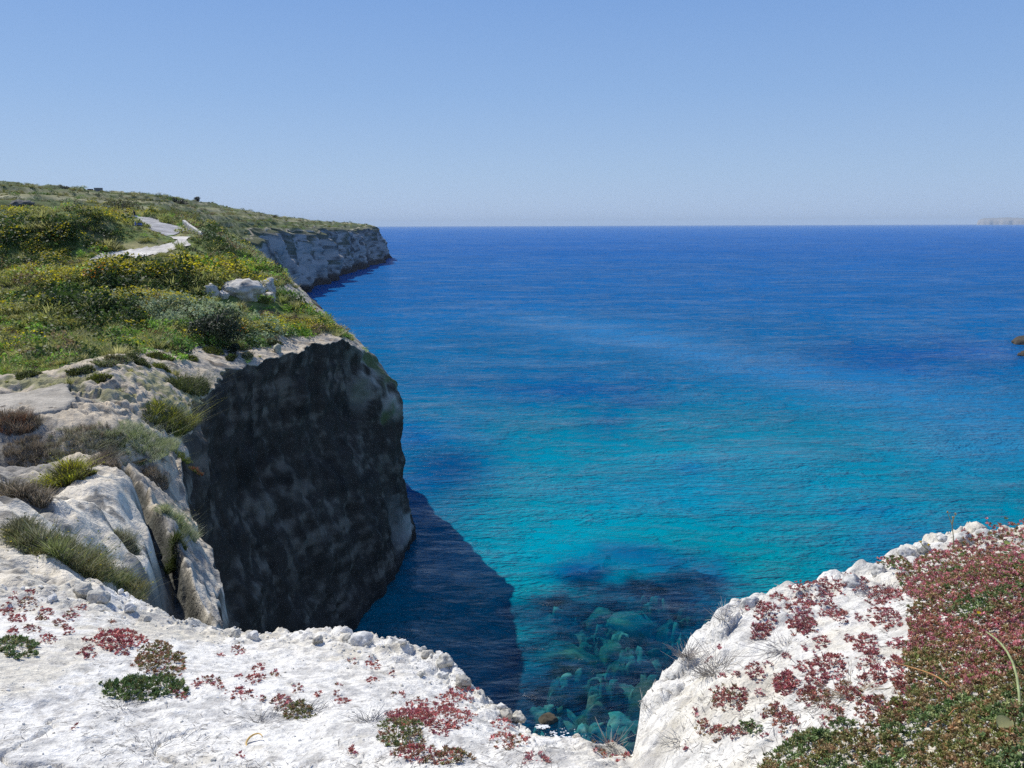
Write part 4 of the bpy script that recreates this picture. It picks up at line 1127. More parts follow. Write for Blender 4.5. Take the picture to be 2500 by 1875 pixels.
# ---- tussocks and bushes on the rocks beside the fissure
def tussock(name, label, px, py, rx, ry, n, h, pal, seed, rmin=8, flowers=0, fcol=(.5, .42, .02), cat='grass tussock', pick=land_pick, zf=None, w=.012, leafy=0, group=None, lean=.35):
    P, r_ = pick(px * S, py * S) if pick is not land_pick else land_pick(px * S, py * S, rmin)
    q = np.random.default_rng(seed); k = r_ / F
    A = rx * S * k; B = max(ry * S * k / max(.3, abs(CAMZ - P[2]) / r_ + .1) * .8, .3 * A)
    n = int(n * 1.9)
    th = q.uniform(0, 6.283, n); rad = np.sqrt(q.uniform(0, 1, n)) * (1 + .25 * fbm(np.cos(th) * 2 + seed, np.sin(th) * 2, None, 3, seed))
    lx, ly = np.cos(th) * rad * A, np.sin(th) * rad * B
    K = int(np.clip(14 + 26 * A * B, 10, 90)); kc = q.integers(0, n, K); own = q.integers(0, K, n)
    d2 = (lx[:, None] - lx[kc][None]) ** 2 + (ly[:, None] - ly[kc][None]) ** 2
    own = np.where(q.uniform(0, 1, n) < .85, d2.argmin(1), own)
    ox_, oy_ = lx[kc][own], ly[kc][own]; pull = q.uniform(.2, .75, n)
    lx, ly = lx + (ox_ - lx) * pull, ly + (oy_ - ly) * pull
    kh = q.uniform(.45, 1.25, K)[own]; kcol = q.integers(0, len(pal), K)[own]
    X, Y = P[0] + lx, P[1] + ly
    zf_ = zf or land_z
    Z = zf_(np.arctan2(X, Y), np.hypot(X, Y))
    Z = np.clip(Z, P[2] - .8 * h - .3, P[2] + .8 * h + .3)
    dome = np.clip(1 - rad ** 2 * .8, .25, 1)
    mb = MB(); pal = np.array(pal)
    cl = fbm(lx / (A * .35), ly / (A * .35), None, 3, seed + 1)
    ci = np.where(q.uniform(0, 1, n) < .6, kcol, np.clip(((cl + .5) * len(pal) + q.normal(0, .5, n)).astype(int), 0, len(pal) - 1))
    c = pal[ci] * q.uniform(.7, 1.3, (n, 1))
    hh = h * (.45 + .55 * dome) * kh * q.uniform(.5, 1.2, n)
    sp = A / math.sqrt(K)
    dx = ((lx - ox_) / sp * .5 + lx / A * lean * .5) * hh + q.normal(0, .4, n) * hh; dy = ((ly - oy_) / sp * .5 + ly / B * lean * .5) * hh + q.normal(0, .4, n) * hh
    w = w * .5
    sa = q.uniform(0, 6.283, n); sx, sy = np.cos(sa) * w, np.sin(sa) * w
    b = np.stack([X - P[0], Y - P[1], Z - P[2] - .03], 1)
    s_ = np.stack([sx, sy, 0 * sx], 1); d = np.stack([dx, dy, hh], 1)
    V = np.stack([b - s_, b + s_, b + d * np.array([.45, .45, .6]) + s_ * .8, b + d * np.array([.45, .45, .6]) - s_ * .8, b + d], 1).reshape(-1, 3)
    i = np.arange(n) * 5
    mb.add(V, (), np.r_[np.c_[i, i + 1, i + 2], np.c_[i, i + 2, i + 3], np.c_[i + 3, i + 2, i + 4]], np.repeat(c, 5, 0))
    if leafy:
        k2 = q.integers(0, n, leafy); p = b[k2] + d[k2] * q.uniform(.3, .95, (leafy, 1)); a_ = q.normal(size=(leafy, 3)); a_ /= np.linalg.norm(a_, axis=1)[:, None]
        b_ = np.cross(a_, q.normal(size=(leafy, 3))); b_ /= np.linalg.norm(b_, axis=1)[:, None]; ls = w * 4.2
        V = np.stack([p - a_ * ls, p + b_ * ls * .6, p + a_ * ls, p - b_ * ls * .6], 1).reshape(-1, 3); i = np.arange(leafy) * 4
        mb.add(V, (), np.r_[np.c_[i, i + 1, i + 2], np.c_[i, i + 2, i + 3]], np.repeat(c[k2] * .9, 4, 0))
    o = obj(name, mb.mesh(name), M_LEAF, None, P)
    tag(o, label, cat, group)
    if flowers:
        fb = MB(); k2 = q.choice(n, flowers, False); p = b[k2] + d[k2] * 1.02; ls = w * 3.2
        V = np.stack([p + np.array([-ls, 0, 0]), p + np.array([0, -ls, ls * .6]), p + np.array([ls, 0, 0]), p + np.array([0, ls, ls * .6])], 1).reshape(-1, 3); i = np.arange(flowers) * 4
        fb.add(V, (), np.r_[np.c_[i, i + 1, i + 2], np.c_[i, i + 2, i + 3]], fcol)
        kind(obj('flowers', fb.mesh('flowers'), M_LEAF, o), 'stuff')
    return o
OLV = [(.20, .20, .11), (.26, .24, .10), (.18, .22, .07), (.30, .30, .20), (.24, .28, .10)]
GRY = [(.34, .32, .22), (.24, .24, .15), (.40, .38, .26), (.18, .20, .10)]
BRN = [(.18, .15, .11), (.27, .22, .16), (.36, .30, .22), (.13, .12, .08)]
PAL = [(.40, .43, .24), (.31, .36, .17), (.45, .45, .31), (.22, .27, .10)]
DKG = [(.06, .08, .03), (.13, .16, .04), (.09, .11, .05)]
YGR = [(.08, .09, .03), (.17, .20, .03), (.45, .45, .03), (.12, .10, .05)]
RED = [(.34, .16, .09), (.26, .16, .10), (.20, .15, .10)]
tussock('grass_tussock', 'largest olive tussock sprawling over the white rock above the red plants', 168, 1225, 112, 62, 7500, .36, OLV, 801, 9, 60, w=.010, leafy=2500)
tussock('grass_tussock', 'soft grey green grass mound beside the cliff edge', 305, 950, 58, 46, 4200, .5, PAL, 802, 20, w=.018, lean=.6)
tussock('grass_tussock', 'dry grey brown tuft on the rock pillar', 335, 1042, 26, 16, 1400, .5, BRN, 803, 15, w=.011)
tussock('grass_tussock', 'pale green tuft hanging on the right side of the pillar', 385, 1135, 30, 34, 2600, .34, PAL, 804, 12, 16, w=.010, leafy=500)
tussock('grass_tussock', 'wide dry brown grass patch below the honeycombed ledge', 180, 970, 62, 40, 3600, .45, GRY + BRN[:2], 805, 18, w=.016, leafy=500)
tussock('flowering_bush', 'dark low bush with lime yellow blooms', 138, 1045, 50, 32, 3400, .42, YGR, 806, 14, 90, (.42, .40, .02), 'bush', w=.013, leafy=1800)
tussock('grass_tussock', 'dark brown grass band at the left frame edge', 40, 1075, 60, 14, 1600, .35, BRN, 807, 14, w=.013)
tussock('grass_tussock', 'reddish brown tuft under the flat grey slab', 38, 915, 42, 16, 1400, .7, RED + BRN, 808, 20, w=.018)
tussock('cliff_bush', 'dark bush with yellow green tips on the cliff corner', 375, 905, 34, 46, 2400, .8, YGR + DKG, 809, 25, 40, (.34, .33, .02), 'bush', w=.02, leafy=2600)
tussock('cliff_bush', 'green bush hanging in the cleft of the cliff top', 412, 842, 20, 32, 1200, 1.0, DKG + [(.12, .13, .02)], 810, 30, 20, (.34, .33, .02), 'bush', w=.024, leafy=2200)
tussock('grass_tussock', 'dark brown scrubby tuft in the shaded hollow', 70, 985, 45, 24, 1800, .5, BRN, 811, 18, w=.015)
tussock('grass_tussock', 'small lime green tuft at the foot of the grey green mound', 390, 985, 20, 10, 600, .3, [(.16, .20, .04), (.22, .25, .07)], 812, 18, w=.012, leafy=500)
tussock('grass_tussock', 'grey brown twiggy tuft above the white slope', 232, 1000, 34, 22, 1500, .4, BRN, 813, 16, w=.012)
tussock('grass_tussock', 'pale lichen green cushion beside the honeycombed rock', 250, 955, 22, 12, 900, .25, [(.28, .30, .15), (.2, .24, .1)], 814, 18, w=.012, leafy=800)
tussock('grass_tussock', 'green and red cushion on the edge of the pillar top', 424, 1018, 15, 7, 500, .2, [(.14, .15, .04), (.25, .10, .06)], 815, 18, w=.012, leafy=500)
tussock('grass_tussock', 'narrow green strip growing down the shaded fissure', 378, 1180, 12, 26, 900, .3, [(.05, .07, .02), (.10, .13, .04)], 816, 12, w=.010, leafy=400)
tussock('grass_tussock', 'thin straw coloured tuft between the slope and the fissure', 275, 1180, 24, 12, 800, .3, GRY, 817, 10, w=.008)
tussock('grass_tussock', 'grey wiry tuft below the largest olive tussock', 285, 1265, 34, 14, 1200, .25, [(.16, .16, .15), (.22, .21, .19), (.11, .11, .10)], 818, 9, w=.006)
for i, (px_, py_, rx_) in enumerate([(175, 805, 26), (95, 790, 22), (215, 825, 24), (300, 782, 22), (255, 775, 26), (345, 770, 26), (140, 772, 26), (30, 800, 24), (400, 772, 26), (60, 815, 20), (225, 790, 20), (460, 760, 20), (590, 742, 18), (520, 752, 20), (350, 795, 16), (500, 776, 8), (535, 770, 9), (20, 770, 30)]):
    tussock('cushion_plant', 'low green cushion plant on the rocky flat below the scrub', px_, py_, rx_, 8, 700, .4, [DKG + [(.1, .11, .03)], OLV, YGR[:2] + [(.14, .17, .03)]][i % 3], 830 + i, 40, 0, cat='cushion plant', w=.03, leafy=900, group='cushion plants below the scrub')

# ------------------------------------------------------------------ things along the lane
def place(px, r_): return land_at(px, r_)[0]
def retaining_wall():
    a = [place(p, 262 + (p - 79) * .1) for p in np.linspace(79, 111, 9)]
    mb = MB(); top = max(p[2] for p in a) + 0.9
    V = []
    for p in a: V += [(p[0], p[1], p[2] - 1.5), (p[0], p[1], top - .02 * abs(p[0])), (p[0] + .1, p[1] + .55, top - .02 * abs(p[0])), (p[0] + .1, p[1] + .55, p[2] - 1.5)]
    n = len(a); Q = [(i * 4 + j, i * 4 + 4 + j, i * 4 + 5 + j, i * 4 + 1 + j) for i in range(n - 1) for j in range(3)] + [(0, 1, 2, 3), (n * 4 - 1, n * 4 - 2, n * 4 - 3, n * 4 - 4)]
    V = np.array(V); P = a[0]; mb.add(V - P, Q, c=(.50, .40, .31))
    e = obj('retaining_wall', mb.mesh('retaining_wall'), M_LAND, None, P)
    tag(e, 'long tan retaining wall behind the lane', 'wall')
    pb = MB(); p = a[-1] - P; pb.box((p[0] + .5, p[1], top - P[2] - 1.0), (.7, .7, 2.6), (.72, .70, .62)); pb.box((p[0] + .5, p[1], top - P[2] + .36), (.85, .85, .12), (.75, .73, .66))
    obj('pillar', pb.mesh('pillar'), M_LAND, e)
retaining_wall()
def parapet():
    a = [place(p, r_) for p, r_ in ((184, 171), (189, 168), (195, 164), (201, 160))]
    hts = [1.5, 1.15, .9, .7]; V = []
    for p, h in zip(a, hts): V += [(p[0], p[1], p[2] - .6), (p[0], p[1], p[2] + h), (p[0] + .45, p[1] + .25, p[2] + h), (p[0] + .45, p[1] + .25, p[2] - .6)]
    n = len(a); Q = [(i * 4 + j, i * 4 + 4 + j, i * 4 + 5 + j, i * 4 + 1 + j) for i in range(n - 1) for j in range(3)] + [(0, 1, 2, 3), (n * 4 - 1, n * 4 - 2, n * 4 - 3, n * 4 - 4)]
    mb = MB(); mb.add(np.array(V) - a[0], Q, c=(.68, .65, .57))
    tag(obj('parapet_wall', mb.mesh('parapet_wall'), M_LAND, None, a[0]), 'low white parapet wall at the end of the lane', 'wall')
parapet()
def hut(label, px, r_, w, d, h, c):
    P = place(px, r_); mb = MB(); mb.box((0, 0, h / 2 - .4), (w, d, h + .8), c)
    e = tag(obj('stone_hut', mb.mesh('stone_hut'), M_LAND, None, P, (0, 0, .35)), label, 'hut')
    rb = MB(); rb.box((0, 0, h + .08), (w + .2, d + .2, .22), np.array(c) * .9); obj('roof', rb.mesh('roof'), M_LAND, e)
    db = MB(); db.box((w * .15, -d / 2, .9), (.9, .12, 1.8), (.05, .045, .05)); obj('door', db.mesh('door'), M_PAINT, e)
hut('larger grey flat roofed stone hut on the skyline', 103.5, 590, 4.6, 3.6, 4.2, (.26, .24, .23))
hut('smaller reddish brown hut on the skyline', 95.5, 590, 3.0, 2.8, 3.2, (.14, .07, .08))

def scooter(label, px, r_, rz, paint):
    P = place(px, r_); e = bpy.data.objects.new('scooter', None); col.objects.link(e); e.location = (P[0], P[1], P[2] + .22); e.rotation_euler = (0, 0, rz)
    tag(e, label, 'scooter')
    mb = MB(); mb.box((0, -.45, .58), (.30, .75, .30), paint, 0, .8); mb.box((0, .05, .32), (.28, .55, .08), (.05, .05, .05)); mb.box((0, .42, .62), (.36, .10, .62), paint, 0, .7); mb.box((0, -.35, .36), (.22, .6, .2), (.06, .06, .065))
    obj('body', mb.mesh('body'), M_PAINT, e)
    for y in (.62, -.62):
        w = MB(); th = np.linspace(0, 6.283, 15); w.tube(np.c_[0 * th, y + np.cos(th) * .21, .26 + np.sin(th) * .21], .055, 6, (.02, .02, .02), False); wo_ = obj('wheel', w.mesh('wheel', True), M_PAINT, e)
        rb = MB(); rb.tube([(-.05, y, .26), (.05, y, .26)], [.15, .15], 10, (.4, .4, .42)); obj('rim', rb.mesh('rim'), M_PAINT, wo_)
    sb_ = MB(); sb_.box((0, -.42, .78), (.28, .7, .10), (.03, .03, .03), 0, .85); obj('seat', sb_.mesh('seat'), M_PAINT, e)
    hb = MB(); hb.tube([(-.33, .30, 1.02), (0, .40, 1.0), (.33, .30, 1.02)], .022, 6, (.04, .04, .04)); hb.tube([(0, .60, .3), (0, .40, 1.0)], .03, 6, (.3, .3, .3)); obj('handlebar', hb.mesh('handlebar'), M_PAINT, e)
    lb = MB(); lb.box((0, .50, .92), (.16, .07, .14), (.8, .82, .85)); obj('headlight', lb.mesh('headlight'), M_PAINT, e)
    return e
def rider(label, sc_o, cloth, helm):
    """seated person, one skinned body, hands on the handlebar"""
    J = {'pel': (0, -.38, .92), 'sp': (0, -.34, 1.12), 'ch': (0, -.28, 1.32), 'nk': (0, -.24, 1.48), 'hd': (0, -.20, 1.62)}
    R_ = {'pel': .16, 'sp': .145, 'ch': .165, 'nk': .06, 'hd': .09}
    E_ = [('pel', 'sp'), ('sp', 'ch'), ('ch', 'nk'), ('nk', 'hd')]
    for s_, x in (('l', -1), ('r', 1)):
        J.update({'sh' + s_: (x * .19, -.27, 1.40), 'el' + s_: (x * .30, -.05, 1.16), 'wr' + s_: (x * .31, .20, 1.05), 'ha' + s_: (x * .30, .29, 1.04),
                  'hp' + s_: (x * .11, -.34, .88), 'kn' + s_: (x * .19, .10, .82), 'an' + s_: (x * .17, .06, .42), 'to' + s_: (x * .17, .22, .38)})
        R_.update({'sh' + s_: .075, 'el' + s_: .05, 'wr' + s_: .036, 'ha' + s_: .04, 'hp' + s_: .105, 'kn' + s_: .07, 'an' + s_: .045, 'to' + s_: .04})
        E_ += [('ch', 'sh' + s_), ('sh' + s_, 'el' + s_), ('el' + s_, 'wr' + s_), ('wr' + s_, 'ha' + s_), ('pel', 'hp' + s_), ('hp' + s_, 'kn' + s_), ('kn' + s_, 'an' + s_), ('an' + s_, 'to' + s_)]
    ks = list(J); me = bpy.data.meshes.new('person'); me.from_pydata([J[k] for k in ks], [(ks.index(a), ks.index(b)) for a, b in E_], [])
    o = bpy.data.objects.new('person', me); col.objects.link(o); o.matrix_world = sc_o.matrix_basis.copy()
    o.location = sc_o.location; o.rotation_euler = sc_o.rotation_euler
    o.modifiers.new('skin', 'SKIN'); me.materials.append(mat_plain('clothes', cloth, .8, 12, .2))
    sk = me.skin_vertices[0].data
    for i, k in enumerate(ks): sk[i].radius = (R_[k], R_[k]); sk[i].use_root = k == 'pel'
    o.modifiers.new('sub', 'SUBSURF').levels = 1
    tag(o, label, 'person')
    V, T_ = ICO[2]; hm = MB(); hm.add(V * np.array([.13, .15, .14]) + np.array([0, -.20, 1.67]), (), T_, helm); obj('helmet', hm.mesh('helmet', True), M_PAINT, o)
    fm = MB(); fm.box((0, -.075, 1.62), (.13, .04, .09), (.45, .30, .22)); obj('face', fm.mesh('face'), M_PAINT, o)
    return o
s1 = scooter('white scooter being ridden down the grey lane', 135.5, 176, 2.6, (.75, .75, .76))
rider('person in black riding the white scooter down the lane', s1, (.03, .03, .04), (.03, .03, .035))
s2 = scooter('far pale scooter in front of the tan retaining wall', 101, 225, 2.9, (.7, .72, .74))
rider('person in dark red riding in front of the tan wall', s2, (.08, .025, .03), (.04, .03, .04))
s3 = scooter('parked blue and white scooter half hidden by scrub beside the lane', 139, 159, 1.4, (.14, .20, .50))

# ------------------------------------------------------------------ plants and stones of the white ledge
def rosette(r_, n=11, L=1.0, w=.17, tilt=(.15, 1.2)):
    V, T_ = [], []
    for k in range(n):
        a = k * 2.4 + r_.uniform(-.3, .3); el = r_.uniform(*tilt)
        d = np.array([math.cos(a) * math.cos(el), math.sin(a) * math.cos(el), math.sin(el)]); l = L * r_.uniform(.7, 1.15)
        u_ = np.cross(d, [.2, .1, 1]); u_ /= np.linalg.norm(u_); v_ = np.cross(d, u_)
        i = len(V); m = d * l * .62
        V += [d * .06, m + u_ * w, m - u_ * w * .5 + v_ * w * .85, m - u_ * w * .5 - v_ * w * .85, d * l]
        for j in range(3):
            T_ += [(i, i + 1 + j, i + 1 + (j + 1) % 3), (i + 4, i + 1 + (j + 1) % 3, i + 1 + j)]
    return np.array(V), np.array(T_)
r2 = np.random.default_rng(41)
ROS = [rosette(r2, 9 + k % 4, 1, .16 + .02 * (k % 3)) for k in range(5)]
BUD = (np.array([(.5, 0, .3), (-.5, 0, .3), (0, .5, .3), (0, -.5, .3), (0, 0, .75), (0, 0, -.1)]), np.array([(0, 2, 4), (2, 1, 4), (1, 3, 4), (3, 0, 4), (2, 0, 5), (1, 2, 5), (3, 1, 5), (0, 3, 5)]))
C_RED = np.array([(.48, .17, .17), (.40, .13, .15), (.52, .22, .18), (.38, .16, .13)]) * 1.25
C_PNK = np.array([(.50, .24, .25), (.44, .18, .20), (.40, .20, .17)]) * 1.25
C_RBR = np.array([(.40, .23, .15), (.34, .23, .13), (.42, .19, .14), (.29, .23, .11)]) * 1.2
C_OLI = np.array([(.29, .27, .11), (.36, .27, .13), (.23, .25, .08), (.42, .28, .16)]) * 1.15
C_GRN = np.array([(.20, .28, .11), (.25, .32, .13), (.17, .24, .09), (.30, .32, .14)]) * 1.15
def clump(name, label, cx, cy, rx, ry, pal, seed, size=.0125, dens=1.0, h=.03, cat='succulent plant', group=None, upright=False):
    q = np.random.default_rng(seed)
    P0, r_ = ledge_pick(cx * S, cy * S)
    k = r_ / F * S
    area = math.pi * rx * k * ry * k * 1.6
    n = int(np.clip(1.6 * dens * area / (size * size * 1.9), 6, 700))
    th = q.uniform(0, 6.283, n); rad = np.sqrt(q.uniform(0, 1, n)); wob = 1 + .4 * fbm(np.cos(th) * 1.5 + seed, np.sin(th) * 1.5, None, 3, seed)
    P, rr_, ok = ledge_pick_many((cx + np.cos(th) * rad * wob * rx) * S, (cy + np.sin(th) * rad * wob * ry) * S)
    ok &= np.abs(rr_ - r_) < .45 + rx * k
    P, rad = P[ok], rad[ok]
    if len(P) == 0: P, rad = P0[None], np.zeros(1)
    mb = MB(); pal = np.array(pal)
    for p, rd_ in zip(P, rad):
        V, T_ = ROS[q.integers(0, 5)]
        s_ = size * q.uniform(.55, 1.6); a = q.uniform(0, 6.283); ca_, sa_ = math.cos(a), math.sin(a)
        Rm = np.array([[ca_, -sa_, 0], [sa_, ca_, 0], [0, 0, 1]])
        Vv = (V * np.array([1, 1, 1.5 if upright else 1])) @ Rm.T
        tl = q.normal(0, .3, 2); Vv = Vv + np.stack([Vv[:, 2] * tl[0], Vv[:, 2] * tl[1], 0 * Vv[:, 0]], 1)
        c = pal[q.integers(0, len(pal))] * q.uniform(.75, 1.25)
        up = h * (1 - rd_ ** 2) * q.uniform(.1, 1)
        mb.add(Vv * s_ + p - P0 + np.array([0, 0, up]), (), T_, c)
        if up > .015:
            mb.add(np.array([(-.0015, 0, 0), (.0015, 0, 0), (0, 0, up)]) + p - P0, (), [(0, 1, 2)], (.2, .12, .09))
    return tag(obj(name, mb.mesh(name), M_SUCC, None, P0), label, cat, group)
# left and middle of the ledge
clump('succulent_clump', 'red succulent patch on the left ledge, upper of two joined patches', 258, 1392, 55, 26, C_RED, 901, .016, h=.05)
clump('succulent_clump', 'red brown and green succulent mound right below the red patch', 347, 1432, 54, 36, np.r_[C_RBR, C_OLI], 902, .016, h=.07)
clump('green_mat', 'feathery green mat plant on the left white ledge', 306, 1492, 92, 26, C_GRN, 903, .014, 1.3, .05, 'mat plant', None, True)
clump('green_mat', 'small green leafy plant at the left frame edge of the ledge', 35, 1408, 48, 22, np.r_[C_GRN, C_OLI[:1]], 904, .016, 1.2, .05, 'mat plant')
clump('succulent_clump', 'grey red tuft beside the dry twigs in the middle of the ledge', 612, 1522, 26, 14, np.r_[C_RBR, C_PNK], 905, .012, h=.04)
clump('succulent_clump', 'olive brown mound with dry twigs in the middle of the ledge', 645, 1540, 36, 17, C_OLI, 906, .012, 1.2, .05)
clump('succulent_clump', 'wide red carpet left of the notch in the rim', 955, 1545, 82, 46, C_RED, 907, .0105, .95, .03)
clump('succulent_clump', 'green shrubby succulent beside the wide red carpet', 868, 1590, 50, 34, np.r_[C_OLI, C_GRN, C_RBR[:1]], 908, .0115, 1.2, .06)
clump('succulent_clump', 'pink red fringe above the green shrubby succulent', 880, 1555, 55, 20, np.r_[C_RED, C_PNK], 909, .0105, 1, .04)
clump('succulent_clump', 'red carpet running along the bottom frame edge', 905, 1640, 70, 22, np.r_[C_RED, C_RBR], 910, .0105, .9, .03)
clump('succulent_clump', 'red tongue of plants at the top of the wide carpet', 985, 1510, 45, 14, C_RED, 911, .011, .9, .025)
clump('succulent_clump', 'red brown tuft at the rim just left of the notch', 1105, 1605, 42, 18, np.r_[C_RBR, C_RED], 912, .0105, 1, .03)
clump('succulent_clump', 'red tuft beside the small white stones on the rim', 1090, 1575, 32, 14, C_RED, 913, .0105, .8, .025)
clump('succulent_clump', 'pink red tuft at the bottom of the notch', 1300, 1625, 30, 12, np.r_[C_PNK, C_RBR], 914, .010, 1, .025)
clump('succulent_clump', 'dull green and brown plant at the bottom frame edge', 985, 1645, 40, 16, np.r_[C_OLI, C_RBR], 915, .011, 1.1, .04)
clump('succulent_clump', 'purple red tuft in the notch near the bottom edge', 1160, 1648, 30, 10, C_PNK, 916, .010, 1, .025)
clump('succulent_clump', 'dull red tuft in the notch left of the white bank', 1345, 1640, 26, 12, np.r_[C_RED, C_RBR], 917, .010, .8, .02)
small_l = [(60, 1312, 22), (100, 1330, 16), (38, 1345, 20), (130, 1355, 18), (15, 1322, 18), (190, 1418, 20), (515, 1412, 18), (478, 1422, 8), (561, 1444, 16), (595, 1457, 12), (553, 1474, 22), (518, 1470, 10), (457, 1481, 22), (425, 1487, 14), (522, 1510, 24),
           (644, 1493, 14), (687, 1500, 11), (728, 1501, 10), (733, 1479, 10), (806, 1434, 17), (806, 1472, 14), (848, 1500, 9), (871, 1499, 10), (740, 1515, 16), (560, 1517, 12), (766, 1632, 11), (848, 1455, 9), (760, 1430, 9), (395, 1515, 14), (375, 1500, 16),
           (70, 1370, 18), (105, 1392, 18), (30, 1372, 14), (155, 1335, 18), (175, 1320, 12), (68, 1290, 14), (245, 1350, 8), (520, 1640, 10), (165, 1585, 9), (900, 1510, 10), (30, 1300, 12), (150, 1375, 14), (90, 1345, 14), (186, 1392, 12), (480, 1500, 12)]
for i, (x_, y_, s_) in enumerate(small_l):
    clump('succulent_tuft', 'small red succulent tuft scattered on the left white ledge', x_, y_, s_, s_ * .55, C_RED if i % 3 else np.r_[C_RBR, C_PNK], 930 + i, .011, .7, .022, 'succulent plant', 'small red tufts on the left ledge')
# right bank
RB = [(1629, 1457, 20, 20), (1694, 1478, 22, 30), (1572, 1518, 40, 28), (1655, 1345, 30, 34), (1640, 1373, 24, 16), (1727, 1353, 30, 30), (1745, 1297, 42, 24), (1680, 1296, 24, 10), (1669, 1540, 24, 17), (1694, 1568, 26, 26), (1742, 1508, 26, 26), (1763, 1467, 24, 26),
      (1517, 1579, 18, 17), (1550, 1592, 22, 18), (1585, 1598, 20, 16), (1793, 1284, 40, 14), (1841, 1277, 34, 15), (1904, 1290, 46, 20), (1908, 1342, 40, 20), (1793, 1331, 24, 16), (1816, 1347, 16, 10), (1740, 1355, 26, 20), (1775, 1390, 18, 14), (1865, 1396, 32, 22), (1793, 1440, 40, 24), (1879, 1428, 28, 16),
      (1885, 1465, 32, 22), (1938, 1398, 18, 12), (1699, 1476, 26, 26), (1771, 1512, 28, 22), (1883, 1540, 42, 30), (1800, 1556, 24, 18), (1935, 1443, 26, 20), (1948, 1487, 30, 22), (1935, 1548, 36, 30), (1840, 1510, 24, 18), (1735, 1440, 18, 14), (1820, 1480, 18, 14)]
for i, (x_, y_, a_, b_) in enumerate(RB):
    clump('succulent_clump', 'wine red succulent clump on the white right bank', x_, y_, a_, b_, np.r_[C_RED * .9, C_PNK] if y_ < 1480 else np.r_[C_RED * .9, C_RBR], 1000 + i, .0095, .8, .028, 'succulent plant', 'wine red clumps on the right bank')
for i, (x_, y_) in enumerate([(1552, 1414), (1527, 1437), (1603, 1497), (1737, 1404), (1608, 1333), (1484, 1627), (1618, 1579), (1560, 1470), (1640, 1500), (1590, 1470), (1660, 1440), (1700, 1420), (1720, 1590), (1650, 1600), (1500, 1555), (1830, 1380), (1780, 1590), (1850, 1340), (1700, 1330), (1760, 1420)]):
    clump('succulent_tuft', 'tiny wine red tuft on the bare white right bank', x_, y_, 9, 7, C_PNK, 1100 + i, .009, .8, .015, 'succulent plant', 'tiny red tufts on the right bank')
clump('green_mat', 'green leafy patch at the bottom of the right bank', 1752, 1622, 78, 36, np.r_[C_GRN, C_OLI[:1]], 1150, .011, 1.4, .05, 'mat plant')
clump('green_mat', 'small green patch among the red clumps of the right bank', 1822, 1585, 28, 18, C_GRN, 1151, .010, 1.2, .035, 'mat plant')
clump('green_mat', 'green sprig streak in the middle of the right bank', 1618, 1583, 30, 14, C_GRN, 1152, .009, .9, .03, 'mat plant')

# mass of cover on the right of the bank
MASS = [(1950, 1225), (2010, 1205), (2060, 1195), (2130, 1172), (2212, 1160), (2480, 1140), (3300, 1120), (3300, 1900), (1700, 1900), (1640, 1690), (1800, 1640), (1900, 1600), (1935, 1560), (1960, 1500), (1945, 1440), (1955, 1370), (1965, 1320), (1925, 1275), (1900, 1262)]
q = np.random.default_rng(51)
n = 98000
mx_, my_ = np.r_[q.uniform(1560, 2480, 60000), q.uniform(2480, 3300, 38000)], q.uniform(1140, 1900, n)
jx, jy = fbm(mx_ / 60, my_ / 60, None, 4, 181) * 45, fbm(mx_ / 60 + 9, my_ / 60, None, 4, 182) * 30
inm = in_poly(mx_ + jx, my_ + jy, MASS)
P, rr_, ok = ledge_pick_many(mx_ * S, my_ * S)
wgt = (rr_ / 3.2) ** 2.2                                # even spacing on the ground
keep = inm & ok & (q.uniform(0, 1, n) < np.clip(wgt * .75, 0, 1))
P, mxk, myk, rk = P[keep], mx_[keep], my_[keep], rr_[keep]
m = len(P)
f1 = fbm(P[:, 0] * 3.2, P[:, 1] * 3.2, None, 4, 183); f2 = fbm(P[:, 0] * 9, P[:, 1] * 9, None, 3, 184)
palm = np.where((f1 + q.normal(0, .16, m) + (myk - 1270) / 620 > .0)[:, None], C_OLI[q.integers(0, 4, m)], np.r_[C_RBR, C_PNK][q.integers(0, 7, m)])
palm = np.where(((myk < 1330) & (q.uniform(0, 1, m) < .4))[:, None], C_PNK[q.integers(0, 3, m)], palm)
palm = np.where((f2 + (myk - 1450) / 1200 + q.normal(0, .1, m) > .28)[:, None], C_GRN[q.integers(0, 4, m)], palm)
palm = palm * q.uniform(.7, 1.3, (m, 1))
hgt = (.02 + .05 * np.clip(f1 + .35, 0, 1) + .02 * np.clip(f2 + .2, 0, 1)) * q.uniform(.35, 1, m)
P = P + np.stack([0 * hgt, 0 * hgt, hgt], 1)
s_ = q.uniform(.0095, .0165, m)
rot = np.stack([q.normal(0, .45, m), q.normal(0, .45, m), q.uniform(0, 6.28, m)], 1)
nb = m // 8; kb = q.choice(m, nb, False)
Pb = P[kb] + np.stack([q.normal(0, .004, nb), q.normal(0, .004, nb), np.full(nb, .011)], 1)
cb = np.where((q.uniform(0, 1, nb) < .6)[:, None], np.array([.62, .60, .38]), np.array([.68, .62, .55]))
sbd = q.uniform(.004, .0075, nb)
gc_ = scatter('succulent_cover', np.r_[P, Pb], np.r_[rot, np.zeros((nb, 3))], np.repeat(np.r_[s_, sbd][:, None], 3, 1), np.r_[palm, cb],
              np.r_[q.integers(0, 5, m), np.full(nb, 5)], ROS + [BUD], M_SUCCI)
gc_['label'] = 'dense red brown and green succulent cover on the right bank'

